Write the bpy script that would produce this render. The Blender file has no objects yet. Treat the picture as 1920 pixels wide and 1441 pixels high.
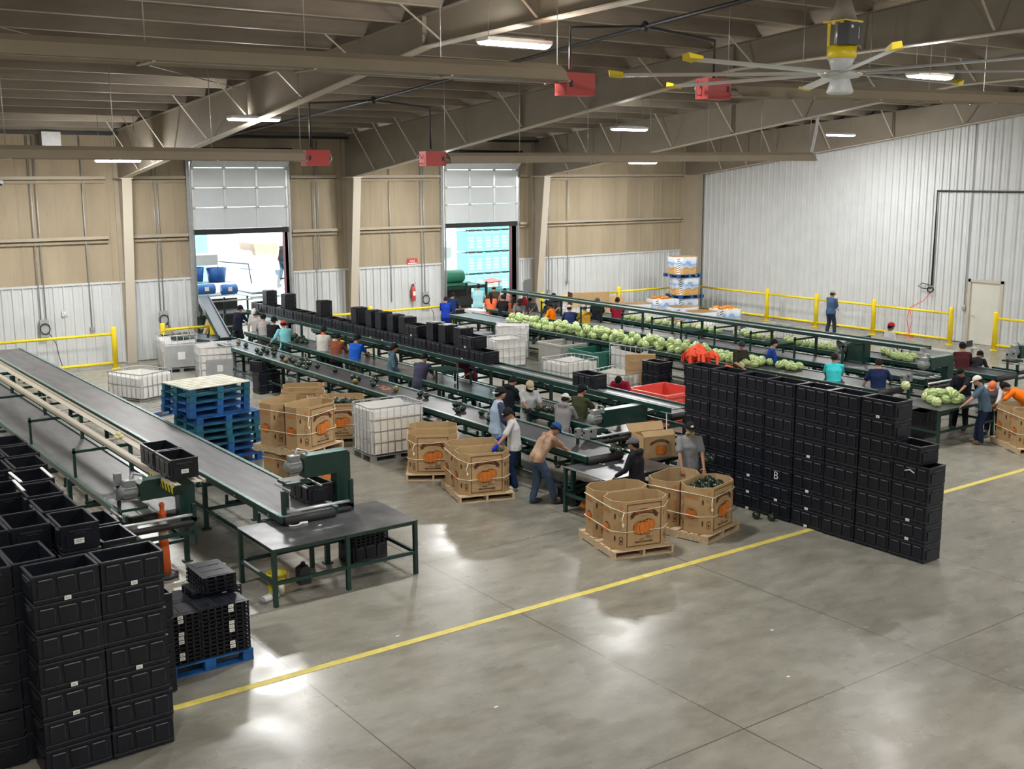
import bpy, bmesh, math, random
from mathutils import Vector, Matrix, noise
from math import sin, cos, pi, radians as R_

random.seed(7)
S = bpy.context.scene
COL = S.collection
PI = pi

# ------------------------------------------------------------------ camera
F_PX = 2116.0
CAM = (0.0, 0.0, 6.0)
ROT = (R_(79.46), R_(0.196), R_(-35.97))
cd = bpy.data.cameras.new('camera'); cam = bpy.data.objects.new('camera', cd); COL.objects.link(cam)
cam.location = CAM; cam.rotation_euler = ROT
cd.sensor_width = 36; cd.sensor_fit = 'HORIZONTAL'; cd.lens = F_PX / 1920 * 36
cd.clip_start = 0.1; cd.clip_end = 300
S.camera = cam
ROTM = cam.rotation_euler.to_matrix()

def P(px, py, z=0.0):
    """world point at height z seen at pixel px,py of the 1920x1441 photo"""
    d = ROTM @ Vector((px - 960, -(py - 720.5), -F_PX))
    t = (z - CAM[2]) / d.z
    return Vector((CAM[0] + t * d.x, CAM[1] + t * d.y, z))

def PY(px, py, y):
    d = ROTM @ Vector((px - 960, -(py - 720.5), -F_PX))
    t = (y - CAM[1]) / d.y
    return Vector((CAM[0] + t * d.x, y, CAM[2] + t * d.z))

# ------------------------------------------------------------------ view, world, sun
S.view_settings.view_transform = 'Standard'; S.view_settings.look = 'None'
S.view_settings.gamma = 1.0; S.view_settings.use_curve_mapping = False
S.view_settings.exposure = 0.30
W = bpy.data.worlds.new('world'); S.world = W; W.use_nodes = True
bg = W.node_tree.nodes['Background']; bg.inputs[0].default_value = (0.86, 0.93, 1.0, 1); bg.inputs[1].default_value = 2.6
sd = bpy.data.lights.new('sun', 'SUN'); sd.energy = 7.5; sd.angle = R_(0.8); sd.color = (1, 0.97, 0.9)
sun = bpy.data.objects.new('sun', sd); COL.objects.link(sun); sun.rotation_euler = (R_(38), R_(-18), R_(20))
sun.location = (25, 60, 30)
LAMP_W = 270.0     # watts per interior high-bay
LAMPS = [(x, y, z) for (y, z, xs) in
         ((14.8, 8.0, (-0.2, 10.8, 21.7, 32.4)), (25.75, 7.3, (0.4, 11.15, 23.0, 32.8)),
          (32.9, 6.42, (0.8, 10.1, 21.1, 30.1)), (4.6, 8.6, (0.0, 10.8, 21.7, 32.4)),
          (-5.5, 8.6, (0.0, 10.8, 21.7, 32.4))) for x in xs]
_bm_l = bpy.data.lights.new('highbay', 'AREA'); _bm_l.shape = 'RECTANGLE'; _bm_l.size = 1.25; _bm_l.size_y = 0.3
_bm_p = bpy.data.lights.new('highbay_ceiling_fill', 'POINT'); _bm_p.energy = LAMP_W * 0.55; _bm_p.shadow_soft_size = 0.12; _bm_p.color = (1.0, 0.97, 0.93)  # extra point light, added below each fixture to brighten the ceiling
_bm_l.energy = LAMP_W; _bm_l.color = (1.0, 0.995, 0.985)

# ------------------------------------------------------------------ materials
MATS = {}
def nt(name):
    m = bpy.data.materials.new(name); m.use_nodes = True
    t = m.node_tree; b = t.nodes['Principled BSDF']; return m, t, b
def mat(name, col, rough=0.5, metal=0.0, var=0.0, scale=4.0, bump=0.0, bscale=None, spec=0.5, stretch=None, col2=None, emit=0.0):
    if name in MATS: return MATS[name]
    m, t, b = nt(name)
    b.inputs['Roughness'].default_value = rough; b.inputs['Metallic'].default_value = metal
    b.inputs['Specular IOR Level'].default_value = spec
    b.inputs['Base Color'].default_value = (*col, 1)
    if var > 0 or bump > 0 or col2:
        tc = t.nodes.new('ShaderNodeTexCoord'); mp = t.nodes.new('ShaderNodeMapping')
        t.links.new(tc.outputs['Object'], mp.inputs[0])
        if stretch: mp.inputs['Scale'].default_value = stretch
        if var > 0 or col2:
            n = t.nodes.new('ShaderNodeTexNoise'); n.inputs['Scale'].default_value = scale; n.inputs['Detail'].default_value = 5
            t.links.new(mp.outputs[0], n.inputs['Vector'])
            r = t.nodes.new('ShaderNodeValToRGB'); t.links.new(n.outputs[0], r.inputs[0])
            c2 = col2 if col2 else tuple(c * (1 - var) for c in col)
            c1 = col if col2 else tuple(min(1, c * (1 + var)) for c in col)
            r.color_ramp.elements[0].position = 0.35; r.color_ramp.elements[1].position = 0.65
            r.color_ramp.elements[0].color = (*c2, 1); r.color_ramp.elements[1].color = (*c1, 1)
            t.links.new(r.outputs[0], b.inputs['Base Color'])
        if bump > 0:
            n2 = t.nodes.new('ShaderNodeTexNoise'); n2.inputs['Scale'].default_value = bscale or scale * 4; n2.inputs['Detail'].default_value = 4
            t.links.new(mp.outputs[0], n2.inputs['Vector'])
            bp = t.nodes.new('ShaderNodeBump'); bp.inputs['Strength'].default_value = bump; bp.inputs['Distance'].default_value = 0.05
            t.links.new(n2.outputs[0], bp.inputs['Height']); t.links.new(bp.outputs[0], b.inputs['Normal'])
    if emit > 0:
        b.inputs['Emission Color'].default_value = (*col, 1); b.inputs['Emission Strength'].default_value = emit
    MATS[name] = m; return m

M = dict(
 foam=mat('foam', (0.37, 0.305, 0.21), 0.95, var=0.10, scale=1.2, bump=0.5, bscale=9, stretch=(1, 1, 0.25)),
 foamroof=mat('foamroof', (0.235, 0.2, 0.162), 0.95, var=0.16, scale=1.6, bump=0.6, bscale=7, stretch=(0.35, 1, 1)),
 steel=mat('steelbeige', (0.40, 0.345, 0.26), 0.55, var=0.04, scale=2),
 steeld=mat('steelbrown', (0.27, 0.235, 0.185), 0.6, var=0.05, scale=2),
 flange=mat('flange', (0.52, 0.47, 0.38), 0.5),
 white=mat('whitemetal', (0.60, 0.62, 0.625), 0.4, var=0.03, scale=1.5, bump=0.05, bscale=3),
 whited=mat('whitedoor', (0.60, 0.64, 0.66), 0.45, var=0.02, scale=3),
 doorb=mat('doorbeige', (0.62, 0.61, 0.54), 0.5, var=0.03, scale=2),
 galv=mat('galvanised', (0.42, 0.43, 0.43), 0.42, metal=0.5, var=0.08, scale=8),
 yellow=mat('yellowpaint', (0.86, 0.66, 0.02), 0.4, var=0.05, scale=3),
 green=mat('machinegreen', (0.006, 0.036, 0.028), 0.38, var=0.15, scale=6),
 greenl=mat('wornrail', (0.20, 0.31, 0.28), 0.35, metal=0.3, var=0.2, scale=9),
 belt=mat('belt', (0.125, 0.125, 0.13), 0.42, var=0.22, scale=2.2, stretch=(3, 0.6, 1)),
 beltd=mat('beltdark', (0.035, 0.035, 0.038), 0.38, var=0.3, scale=3, stretch=(3, 0.6, 1)),
 sheet=mat('sheetsteel', (0.17, 0.172, 0.178), 0.3, metal=0.6, var=0.35, scale=2.2, bump=0.06, bscale=6),
 alu=mat('alu', (0.72, 0.74, 0.74), 0.3, metal=0.5),
 black=mat('crateblack', (0.008, 0.0095, 0.0145), 0.38, var=0.2, scale=5, spec=.35),
 rim=mat('craterim', (0.034, 0.037, 0.045), 0.35), crestglint=mat('crateglint', (0.16, 0.165, 0.18), 0.35), linepaint=mat('linepaint', (0.70, 0.585, 0.13), 0.5, var=0.12, scale=6),  # palest crate tone is a highlight painted along the panel tops
 rubber=mat('rubber', (0.012, 0.012, 0.012), 0.6),
 sticker=mat('sticker', (0.80, 0.80, 0.78), 0.6),
 chalk=mat('chalk', (0.55, 0.56, 0.56), 0.8),
 card=mat('cardboard', (0.44, 0.29, 0.14), 0.85, var=0.06, scale=5),
 cardin=mat('cardboardinner', (0.45, 0.31, 0.155), 0.85, var=0.05, scale=4),
 brown=mat('printbrown', (0.085, 0.028, 0.015), 0.8),
 brownl=mat('printtan', (0.27, 0.16, 0.085), 0.8, var=0.1, scale=12),
 orange=mat('printorange', (0.62, 0.175, 0.02), 0.8, var=0.12, scale=14),
 wood=mat('palletwood', (0.56, 0.42, 0.26), 0.8, var=0.18, scale=5, stretch=(1, 4, 4)),
 woodw=mat('palletwhitewood', (0.74, 0.72, 0.60), 0.8, var=0.12, scale=5),
 woodg=mat('palletgrey', (0.26, 0.25, 0.235), 0.85, var=0.2, scale=5),
 blue=mat('palletblue', (0.01, 0.10, 0.32), 0.65, var=0.4, scale=4),
 teal=mat('palletteal', (0.012, 0.13, 0.20), 0.65, var=0.4, scale=4),
 hdpe=mat('tankplastic', (0.80, 0.79, 0.76), 0.4, var=0.05, scale=2, bump=0.15, bscale=3),
 hdpec=mat('tankcream', (0.74, 0.68, 0.58), 0.4, var=0.08, scale=2),
 grey=mat('greyplate', (0.36, 0.37, 0.375), 0.5, var=0.08, scale=4),
 string=mat('string', (0.78, 0.70, 0.52), 0.7),
 red=mat('heaterred', (0.50, 0.055, 0.05), 0.45),
 redp=mat('redplastic', (0.75, 0.10, 0.075), 0.4),
 gtub=mat('greentub', (0.03, 0.16, 0.12), 0.4, var=0.08, scale=3),
 greytub=mat('greytub', (0.42, 0.42, 0.39), 0.5, var=0.05, scale=3),
 pipe=mat('blackpipe', (0.02, 0.022, 0.024), 0.5),
 motor=mat('motorgrey', (0.21, 0.225, 0.22), 0.45),
 cone=mat('delineator', (0.90, 0.16, 0.03), 0.4),
 squash=mat('darksquash', (0.014, 0.028, 0.018), 0.22, var=0.5, scale=12),
 pumpkin=mat('pumpkinskin', (0.78, 0.26, 0.02), 0.35, var=0.15, scale=10),
 cream=mat('creamsquash', (0.80, 0.72, 0.42), 0.4),
 glove=mat('redrag', (0.88, 0.10, 0.035), 0.7),
 ylw=mat('bucketyellow', (0.62, 0.52, 0.02), 0.4, var=0.2, scale=6),
 lamp=mat('lampdiffuser', (1.0, 0.98, 0.94), 0.5, emit=14.0),
 tealbin=mat('tealbin', (0.16, 0.52, 0.56), 0.5, var=0.08, scale=2),
 bluemot=mat('bluemotor', (0.02, 0.13, 0.42), 0.4),
 grnmot=mat('greenmotor', (0.02, 0.17, 0.10), 0.4),
 tan=mat('tancover', (0.42, 0.33, 0.25), 0.8, var=0.1, scale=3),
 yardm=mat('yardconcrete', (0.62, 0.60, 0.56), 0.9, var=0.06, scale=1),
 farw=mat('farwall', (0.80, 0.83, 0.85), 0.7),
 ltblue=mat('paletruck', (0.62, 0.76, 0.80), 0.5),
 skinA=mat('skinmid', (0.36, 0.18, 0.105), 0.5), skinB=mat('skindeep', (0.22, 0.105, 0.06), 0.5), skinC=mat('skinlight', (0.48, 0.27, 0.18), 0.5),
 hair=mat('hairblack', (0.008, 0.007, 0.006), 0.75, spec=.2), eye=mat('eyedark', (0.015, 0.01, 0.01), 0.3), lip=mat('lip', (0.25, 0.08, 0.06), 0.5),
 sole=mat('shoedark', (0.03, 0.03, 0.032), 0.6), soleb=mat('shoebrown', (0.13, 0.08, 0.045), 0.7), solew=mat('shoewhite', (0.6, 0.6, 0.6), 0.6),
)

def floor_mat():
    m, t, b = nt('polished_concrete'); N = t.nodes; Lk = t.links
    tc = N.new('ShaderNodeTexCoord')
    n1 = N.new('ShaderNodeTexNoise'); n1.inputs['Scale'].default_value = 0.22; n1.inputs['Detail'].default_value = 6; n1.inputs['Roughness'].default_value = 0.6
    n2 = N.new('ShaderNodeTexNoise'); n2.inputs['Scale'].default_value = 2.6; n2.inputs['Detail'].default_value = 8; n2.inputs['Roughness'].default_value = 0.65
    mp = N.new('ShaderNodeMapping'); mp.inputs['Scale'].default_value = (0.6, 1.4, 1); mp.inputs['Rotation'].default_value = (0, 0, 0.5)
    Lk.new(tc.outputs['Object'], n1.inputs['Vector']); Lk.new(tc.outputs['Object'], mp.inputs[0]); Lk.new(mp.outputs[0], n2.inputs['Vector'])
    mx = N.new('ShaderNodeMix'); mx.data_type = 'FLOAT'; mx.inputs[0].default_value = 0.5
    Lk.new(n1.outputs[0], mx.inputs[2]); Lk.new(n2.outputs[0], mx.inputs[3])
    r = N.new('ShaderNodeValToRGB'); Lk.new(mx.outputs[0], r.inputs[0])
    e = r.color_ramp.elements; e[0].position = 0.36; e[0].color = (0.175, 0.164, 0.128, 1); e[1].position = 0.66; e[1].color = (0.37, 0.355, 0.30, 1)
    x = e.new(0.52); x.color = (0.285, 0.272, 0.222, 1)
    # saw-cut joints, a thin dark line every few metres both ways
    sx = N.new('ShaderNodeSeparateXYZ'); Lk.new(tc.outputs['Object'], sx.inputs[0])
    def line(out, off, pitch):
        a = N.new('ShaderNodeMath'); a.operation = 'SUBTRACT'; Lk.new(out, a.inputs[0]); a.inputs[1].default_value = off
        w = N.new('ShaderNodeMath'); w.operation = 'PINGPONG'; Lk.new(a.outputs[0], w.inputs[0]); w.inputs[1].default_value = pitch / 2
        c = N.new('ShaderNodeMath'); c.operation = 'LESS_THAN'; Lk.new(w.outputs[0], c.inputs[0]); c.inputs[1].default_value = 0.008
        return c
    l1 = line(sx.outputs[0], 5.45, 3.36); l2 = line(sx.outputs[1], 7.83, 6.7)
    mm = N.new('ShaderNodeMath'); mm.operation = 'MAXIMUM'; Lk.new(l1.outputs[0], mm.inputs[0]); Lk.new(l2.outputs[0], mm.inputs[1])
    mc = N.new('ShaderNodeMix'); mc.data_type = 'RGBA'; Lk.new(mm.outputs[0], mc.inputs[0]); Lk.new(r.outputs[0], mc.inputs[6]); mc.inputs[7].default_value = (0.09, 0.08, 0.065, 1)
    Lk.new(mc.outputs[2], b.inputs['Base Color'])
    n3 = N.new('ShaderNodeTexNoise'); n3.inputs['Scale'].default_value = 1.2; n3.inputs['Detail'].default_value = 5
    Lk.new(tc.outputs['Object'], n3.inputs['Vector'])
    rr = N.new('ShaderNodeMapRange'); rr.inputs[1].default_value = 0.3; rr.inputs[2].default_value = 0.7; rr.inputs[3].default_value = 0.19; rr.inputs[4].default_value = 0.36
    Lk.new(n3.outputs[0], rr.inputs[0]); Lk.new(rr.outputs[0], b.inputs['Roughness'])
    b.inputs['Specular IOR Level'].default_value = 0.75
    return m
M['floor'] = floor_mat()

def melon_mat(name, c1, c2, c3):
    m, t, b = nt(name); N = t.nodes; Lk = t.links
    tc = N.new('ShaderNodeTexCoord'); sx = N.new('ShaderNodeSeparateXYZ'); Lk.new(tc.outputs['Object'], sx.inputs[0])
    at = N.new('ShaderNodeMath'); at.operation = 'ARCTAN2'; Lk.new(sx.outputs[1], at.inputs[0]); Lk.new(sx.outputs[2], at.inputs[1])
    n = N.new('ShaderNodeTexNoise'); n.inputs['Scale'].default_value = 22; n.inputs['Detail'].default_value = 4; Lk.new(tc.outputs['Object'], n.inputs['Vector'])
    a = N.new('ShaderNodeMath'); a.operation = 'MULTIPLY_ADD'; Lk.new(n.outputs[0], a.inputs[0]); a.inputs[1].default_value = 0.5; Lk.new(at.outputs[0], a.inputs[2])
    s = N.new('ShaderNodeMath'); s.operation = 'MULTIPLY'; Lk.new(a.outputs[0], s.inputs[0]); s.inputs[1].default_value = 7
    q = N.new('ShaderNodeMath'); q.operation = 'SINE'; Lk.new(s.outputs[0], q.inputs[0])
    r = N.new('ShaderNodeValToRGB'); Lk.new(q.outputs[0], r.inputs[0])
    e = r.color_ramp.elements; e[0].position = 0.05; e[0].color = (*c1, 1); e[1].position = 0.9; e[1].color = (*c2, 1); x = e.new(0.5); x.color = (*c3, 1)
    Lk.new(r.outputs[0], b.inputs['Base Color']); b.inputs['Roughness'].default_value = 0.3
    MATS[name] = m; return m
M['melon'] = melon_mat('melonskin', (0.50, 0.60, 0.27), (0.17, 0.31, 0.07), (0.36, 0.48, 0.17))
M['melon2'] = melon_mat('melonpale', (0.62, 0.68, 0.36), (0.30, 0.44, 0.14), (0.52, 0.60, 0.28))

def landscape_mat():
    m, t, b = nt('landscape_print'); N = t.nodes; Lk = t.links
    tc = N.new('ShaderNodeTexCoord'); sx = N.new('ShaderNodeSeparateXYZ'); Lk.new(tc.outputs['Object'], sx.inputs[0])
    n = N.new('ShaderNodeTexNoise'); n.inputs['Scale'].default_value = 4.5; n.inputs['Detail'].default_value = 5; Lk.new(tc.outputs['Object'], n.inputs['Vector'])
    a = N.new('ShaderNodeMath'); a.operation = 'MULTIPLY_ADD'; Lk.new(n.outputs[0], a.inputs[0]); a.inputs[1].default_value = 0.45; Lk.new(sx.outputs[2], a.inputs[2])
    r = N.new('ShaderNodeValToRGB'); Lk.new(a.outputs[0], r.inputs[0]); r.color_ramp.interpolation = 'LINEAR'
    e = r.color_ramp.elements; e[0].position = 0.0; e[0].color = (0.55, 0.27, 0.08, 1); e[1].position = 1.0; e[1].color = (0.75, 0.82, 0.88, 1)
    for p, c in ((0.42, (0.62, 0.38, 0.12)), (0.50, (0.42, 0.26, 0.14)), (0.54, (0.55, 0.62, 0.70)), (0.66, (0.20, 0.34, 0.62)), (0.74, (0.62, 0.72, 0.85)), (0.86, (0.78, 0.84, 0.9))):
        x = e.new(p); x.color = (*c, 1)
    Lk.new(r.outputs[0], b.inputs['Base Color']); b.inputs['Roughness'].default_value = 0.7
    return m
M['landscape'] = landscape_mat()

# ------------------------------------------------------------------ mesh builder
class MB:
    def __init__(s): s.v = []; s.f = []; s.m = []; s.mats = []; s.sm = []
    def mi(s, m):
        if isinstance(m, str): m = M[m]
        if m not in s.mats: s.mats.append(m)
        return s.mats.index(m)
    def add(s, vs, fs, m, smooth=False):
        o = len(s.v); k = s.mi(m); s.v += [tuple(v) for v in vs]
        for f in fs: s.f.append([i + o for i in f]); s.m.append(k); s.sm.append(smooth)
    def box(s, x0, y0, z0, x1, y1, z1, m):
        s.add([(x0, y0, z0), (x1, y0, z0), (x1, y1, z0), (x0, y1, z0), (x0, y0, z1), (x1, y0, z1), (x1, y1, z1), (x0, y1, z1)],
              [(3, 2, 1, 0), (4, 5, 6, 7), (0, 1, 5, 4), (1, 2, 6, 5), (2, 3, 7, 6), (3, 0, 4, 7)], m)
    def bar(s, p, q, w, h, m, up=(0, 0, 1)):
        p = Vector(p); q = Vector(q); d = (q - p).normalized(); u = Vector(up)
        if abs(d.dot(u)) > 0.98: u = Vector((1, 0, 0))
        a = d.cross(u).normalized() * w / 2; b = a.cross(d).normalized() * h / 2
        vs = [c + i * a + j * b for c in (p, q) for i, j in ((-1, -1), (1, -1), (1, 1), (-1, 1))]
        s.add(vs, [(3, 2, 1, 0), (4, 5, 6, 7), (0, 1, 5, 4), (1, 2, 6, 5), (2, 3, 7, 6), (3, 0, 4, 7)], m)
    def tube(s, pts, r, m, n=8, closed=False, caps=True):
        pts = [Vector(p) for p in pts]; rs = r if isinstance(r, (list, tuple)) else [r] * len(pts)
        vs = []; fs = []; L = len(pts); prev = None
        for i, p in enumerate(pts):
            if closed: d = (pts[(i + 1) % L] - pts[i - 1])
            else: d = pts[min(i + 1, L - 1)] - pts[max(i - 1, 0)]
            if d.length < 1e-9: d = Vector((0, 0, 1))
            d.normalize()
            if prev is None:
                a = d.cross(Vector((0, 0, 1)))
                if a.length < 0.05: a = d.cross(Vector((1, 0, 0)))
            else: a = prev - d * prev.dot(d)
            a.normalize(); prev = a; b = d.cross(a)
            for k in range(n):
                t = 2 * PI * k / n; vs.append(p + (a * cos(t) + b * sin(t)) * rs[i])
        for i in range(L if closed else L - 1):
            j = (i + 1) % L
            for k in range(n): fs.append((i * n + k, i * n + (k + 1) % n, j * n + (k + 1) % n, j * n + k))
        if caps and not closed: fs.append(tuple(range(n))[::-1]); fs.append(tuple((L - 1) * n + k for k in range(n)))
        s.add(vs, fs, m, True)
    def lathe(s, prof, m, c=(0, 0, 0), n=20, lobes=0, amp=0.0, axis='z', smooth=True):
        vs = []; fs = []
        for r, z in prof:
            for k in range(n):
                t = 2 * PI * k / n; rr = r * (1 + amp * cos(lobes * t)) if lobes else r
                p = (rr * cos(t), rr * sin(t), z)
                if axis == 'x': p = (p[2], p[0], p[1])
                if axis == 'y': p = (p[0], p[2], p[1])
                vs.append((p[0] + c[0], p[1] + c[1], p[2] + c[2]))
        for i in range(len(prof) - 1):
            for k in range(n): fs.append((i * n + k, i * n + (k + 1) % n, (i + 1) * n + (k + 1) % n, (i + 1) * n + k))
        if prof[0][0] > 1e-6: fs.append(tuple(range(n))[::-1])
        if prof[-1][0] > 1e-6: fs.append(tuple((len(prof) - 1) * n + k for k in range(n)))
        s.add(vs, fs, m, smooth)
    def ell(s, c, r, m, n=12, k=8, rot=None):
        vs = []; fs = []
        for i in range(k + 1):
            a = PI * i / k
            for j in range(n):
                t = 2 * PI * j / n; v = Vector((r[0] * sin(a) * cos(t), r[1] * sin(a) * sin(t), r[2] * cos(a)))
                if rot: v = rot @ v
                vs.append(v + Vector(c))
        for i in range(k):
            for j in range(n): fs.append((i * n + j, (i + 1) * n + j, (i + 1) * n + (j + 1) % n, i * n + (j + 1) % n))
        s.add(vs, fs, m, True)
    def prism(s, poly, z0, z1, m, f=lambda x, y, z: (x, y, z)):
        n = len(poly); vs = [f(x, y, z0) for x, y in poly] + [f(x, y, z1) for x, y in poly]
        s.add(vs, [tuple(range(n))[::-1], tuple(range(n, 2 * n))] + [(i, (i + 1) % n, n + (i + 1) % n, n + i) for i in range(n)], m)
    def xf(s, mtx):
        s.v = [tuple(mtx @ Vector(v)) for v in s.v]; return s
    def mesh(s, name):
        me = bpy.data.meshes.new(name); me.from_pydata(s.v, [], s.f)
        for m in s.mats: me.materials.append(m)
        me.polygons.foreach_set('material_index', s.m); me.polygons.foreach_set('use_smooth', s.sm)
        me.update(); return me
    def build(s, name, parent=None, loc=None, rz=0.0, fix=True):
        me = s.mesh(name)
        if fix:
            b = bmesh.new(); b.from_mesh(me); bmesh.ops.remove_doubles(b, verts=b.verts, dist=1e-6); bmesh.ops.recalc_face_normals(b, faces=b.faces); b.to_mesh(me); b.free()
        o = bpy.data.objects.new(name, me); COL.objects.link(o)
        if parent: o.parent = parent
        if loc is not None: o.location = loc
        if rz: o.rotation_euler = (0, 0, rz)
        return o

def tag(o, label=None, cat=None, group=None, kind=None):
    if label: o['label'] = label
    if cat: o['category'] = cat
    if group: o['group'] = group
    if kind: o['kind'] = kind
    return o
def empty(name, loc=(0, 0, 0), rz=0.0):
    o = bpy.data.objects.new(name, None); COL.objects.link(o); o.location = loc; o.rotation_euler = (0, 0, rz); o.empty_display_size = 0.1; return o
def copy_tree(o, parent=None):
    c = o.copy(); COL.objects.link(c)
    if parent: c.parent = parent
    for ch in list(o.children): copy_tree(ch, c)
    return c
def struct(b, name, cat=None): o = b.build(name); o['kind'] = 'structure'; return o
ORD = ['bottom', 'second', 'third', 'fourth', 'fifth', 'sixth', 'seventh', 'eighth', 'ninth', 'tenth', 'eleventh', 'twelfth', 'thirteenth', 'fourteenth', 'fifteenth', 'sixteenth', 'seventeenth', 'eighteenth', 'nineteenth', 'twentieth', 'twenty-first', 'twenty-second', 'twenty-third']
def nth(i): return 'first' if i == 0 else ORD[i]
_TXT = {}
def text_faces(txt, size):
    """flat letter polygons as (verts, faces) centred on the origin in the xy plane"""
    if txt not in _TXT:
        c = bpy.data.curves.new('t', 'FONT'); c.body = txt; c.size = 1; c.align_x = 'CENTER'; c.align_y = 'CENTER'; c.resolution_u = 2
        o = bpy.data.objects.new('t', c); COL.objects.link(o); dg = bpy.context.evaluated_depsgraph_get(); me = bpy.data.meshes.new_from_object(o.evaluated_get(dg))
        _TXT[txt] = ([tuple(v.co) for v in me.vertices], [tuple(p.vertices) for p in me.polygons])
        bpy.data.objects.remove(o); bpy.data.curves.remove(c); bpy.data.meshes.remove(me)
    vs, fs = _TXT[txt]; return [(x * size, y * size) for x, y, _ in vs], fs

# ================================================================== THE BUILDING
WY = 36.95            # inner face of the door wall
WX = 36.75            # inner face of the white end wall
def roofz(y): return 7.62 + (WY - y) * 0.078
FX = [-5.5, 2.9, 11.3, 19.4, 27.9, 36.35]     # portal frames

b = MB(); b.box(-8, -12, -0.2, 44, 46, 0, 'floor'); struct(b, 'floor')
b = MB(); b.box(-30, 46, -0.25, 95, 110, -0.03, 'yardm'); struct(b, 'yard_ground')

# door wall: sprayed foam above, openings for the two dock doors
D1 = (13.6, 17.05); D2 = (23.5, 26.95); DH = 6.45
b = MB()
for x0, x1 in ((-8, D1[0] - 0.1), (D1[1] + 0.1, D2[0] - 0.1), (D2[1] + 0.1, 37.0)): b.box(x0, WY, 0, x1, WY + 0.25, 8.4, 'foam')
for d in (D1, D2): b.box(d[0] - 0.1, WY, DH, d[1] + 0.1, WY + 0.25, 8.4, 'foam')
# soft vertical foam ribs, one every metre or so
rx = -7.5
while rx < 36.3:
    if not any(d[0] - 0.4 < rx < d[1] + 0.4 for d in (D1, D2)):
        w = 0.05 + 0.05 * random.random(); b.add([(rx - w, WY, 2.7), (rx + w, WY, 2.7), (rx, WY - 0.03, 2.7), (rx - w, WY, 7.5), (rx + w, WY, 7.5), (rx, WY - 0.03, 7.5)], [(0, 2, 5, 3), (2, 1, 4, 5)], 'foam', True)
    rx += 0.45 + 0.5 * random.random()
struct(b, 'wall_left')
def ribbed(b, p0, p1, z0, z1, nrm, m='white', pitch=0.3, depth=0.05):
    """trapezoidal wall sheet between two floor points"""
    p0 = Vector((*p0, 0)); p1 = Vector((*p1, 0)); L = (p1 - p0).length; d = (p1 - p0) / L; n = Vector((*nrm, 0))
    pr = []; k = 0.0
    while k < L:
        for off, h in ((0.0, 0), (0.12, 0), (0.135, 0.25), (0.15, 0.25), (0.165, 0), (pitch - 0.07, 0), (pitch - 0.05, 1), (pitch - 0.02, 1)):
            if k + off < L: pr.append((k + off, h * depth))
        k += pitch
    pr.append((L, 0)); vs = []
    for t, h in pr:
        q = p0 + d * t + n * h
        vs += [(q.x, q.y, z0), (q.x, q.y, z1(q) if callable(z1) else z1)]
    b.add(vs, [(2 * i, 2 * i + 2, 2 * i + 3, 2 * i + 1) for i in range(len(pr) - 1)], m)
b = MB()
for x0, x1 in ((-8, D1[0] - 0.12), (D1[1] + 0.12, D2[0] - 0.12), (D2[1] + 0.12, 36.3)):
    ribbed(b, (x0, WY - 0.02), (x1, WY - 0.02), 0.02, 2.60, (0, -1))
    b.box(x0, WY - 0.07, 2.60, x1, WY, 2.66, 'white')
struct(b, 'trim_1')
b = MB()
for z in (4.0, 5.87):
    for x0, x1 in ((-8, D1[0] - 0.15), (D1[1] + 0.15, D2[0] - 0.15), (D2[1] + 0.15, 36.3)):
        segs = [x0] + [f for f in FX if x0 < f < x1] + [x1]
        for i in range(len(segs) - 1):
            a_, c_ = segs[i] + (0.3 if i else 0), segs[i + 1] - (0.45 if i < len(segs) - 2 else 0)
            b.box(a_, WY - 0.16, z, c_, WY, z + 0.02, 'steel'); b.box(a_, WY - 0.16, z, c_, WY - 0.14, z + 0.12, 'steel')
            b.box(a_, WY - 0.10, z - 0.10, c_, WY, z, 'foam')
struct(b, 'trim_2')
# white end wall
b = MB(); b.box(WX + .06, -12, 0, WX + 0.25, WY + 0.25, 12, 'white')
ribbed(b, (WX - 0.01, 36.55), (WX - 0.01, 22.95), 0.03, lambda q: roofz(q.y) - 0.2, (-1, 0))
ribbed(b, (WX - 0.01, 21.62), (WX - 0.01, -10), 0.03, lambda q: roofz(q.y) - 0.2, (-1, 0))
ribbed(b, (WX - 0.01, 22.95), (WX - 0.01, 21.62), 2.28, lambda q: roofz(q.y) - 0.2, (-1, 0))
struct(b, 'wall_right')
b = MB(); b.box(-8.25, -12, 0, -8, WY + 0.25, 12, 'foam'); struct(b, 'wall_far_left')
b = MB(); b.box(-8.25, -12.25, 0, WX + 0.25, -12, 12.5, 'foam'); struct(b, 'wall_back')
# roof deck with foam-covered purlins
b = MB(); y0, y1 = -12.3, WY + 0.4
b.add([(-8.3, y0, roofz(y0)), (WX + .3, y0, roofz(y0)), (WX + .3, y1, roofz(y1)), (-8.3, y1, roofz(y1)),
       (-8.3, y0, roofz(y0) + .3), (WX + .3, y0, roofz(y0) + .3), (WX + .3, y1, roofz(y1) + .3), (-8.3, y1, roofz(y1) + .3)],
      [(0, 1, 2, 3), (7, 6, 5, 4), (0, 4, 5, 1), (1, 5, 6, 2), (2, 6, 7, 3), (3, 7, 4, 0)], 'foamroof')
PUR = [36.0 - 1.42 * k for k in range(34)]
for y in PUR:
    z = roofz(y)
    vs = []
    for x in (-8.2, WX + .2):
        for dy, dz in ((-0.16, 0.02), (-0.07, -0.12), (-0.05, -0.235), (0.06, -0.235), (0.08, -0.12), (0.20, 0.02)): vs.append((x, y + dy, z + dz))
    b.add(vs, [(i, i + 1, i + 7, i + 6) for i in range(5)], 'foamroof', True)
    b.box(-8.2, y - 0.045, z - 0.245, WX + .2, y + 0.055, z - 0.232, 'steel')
struct(b, 'ceiling')
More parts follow.
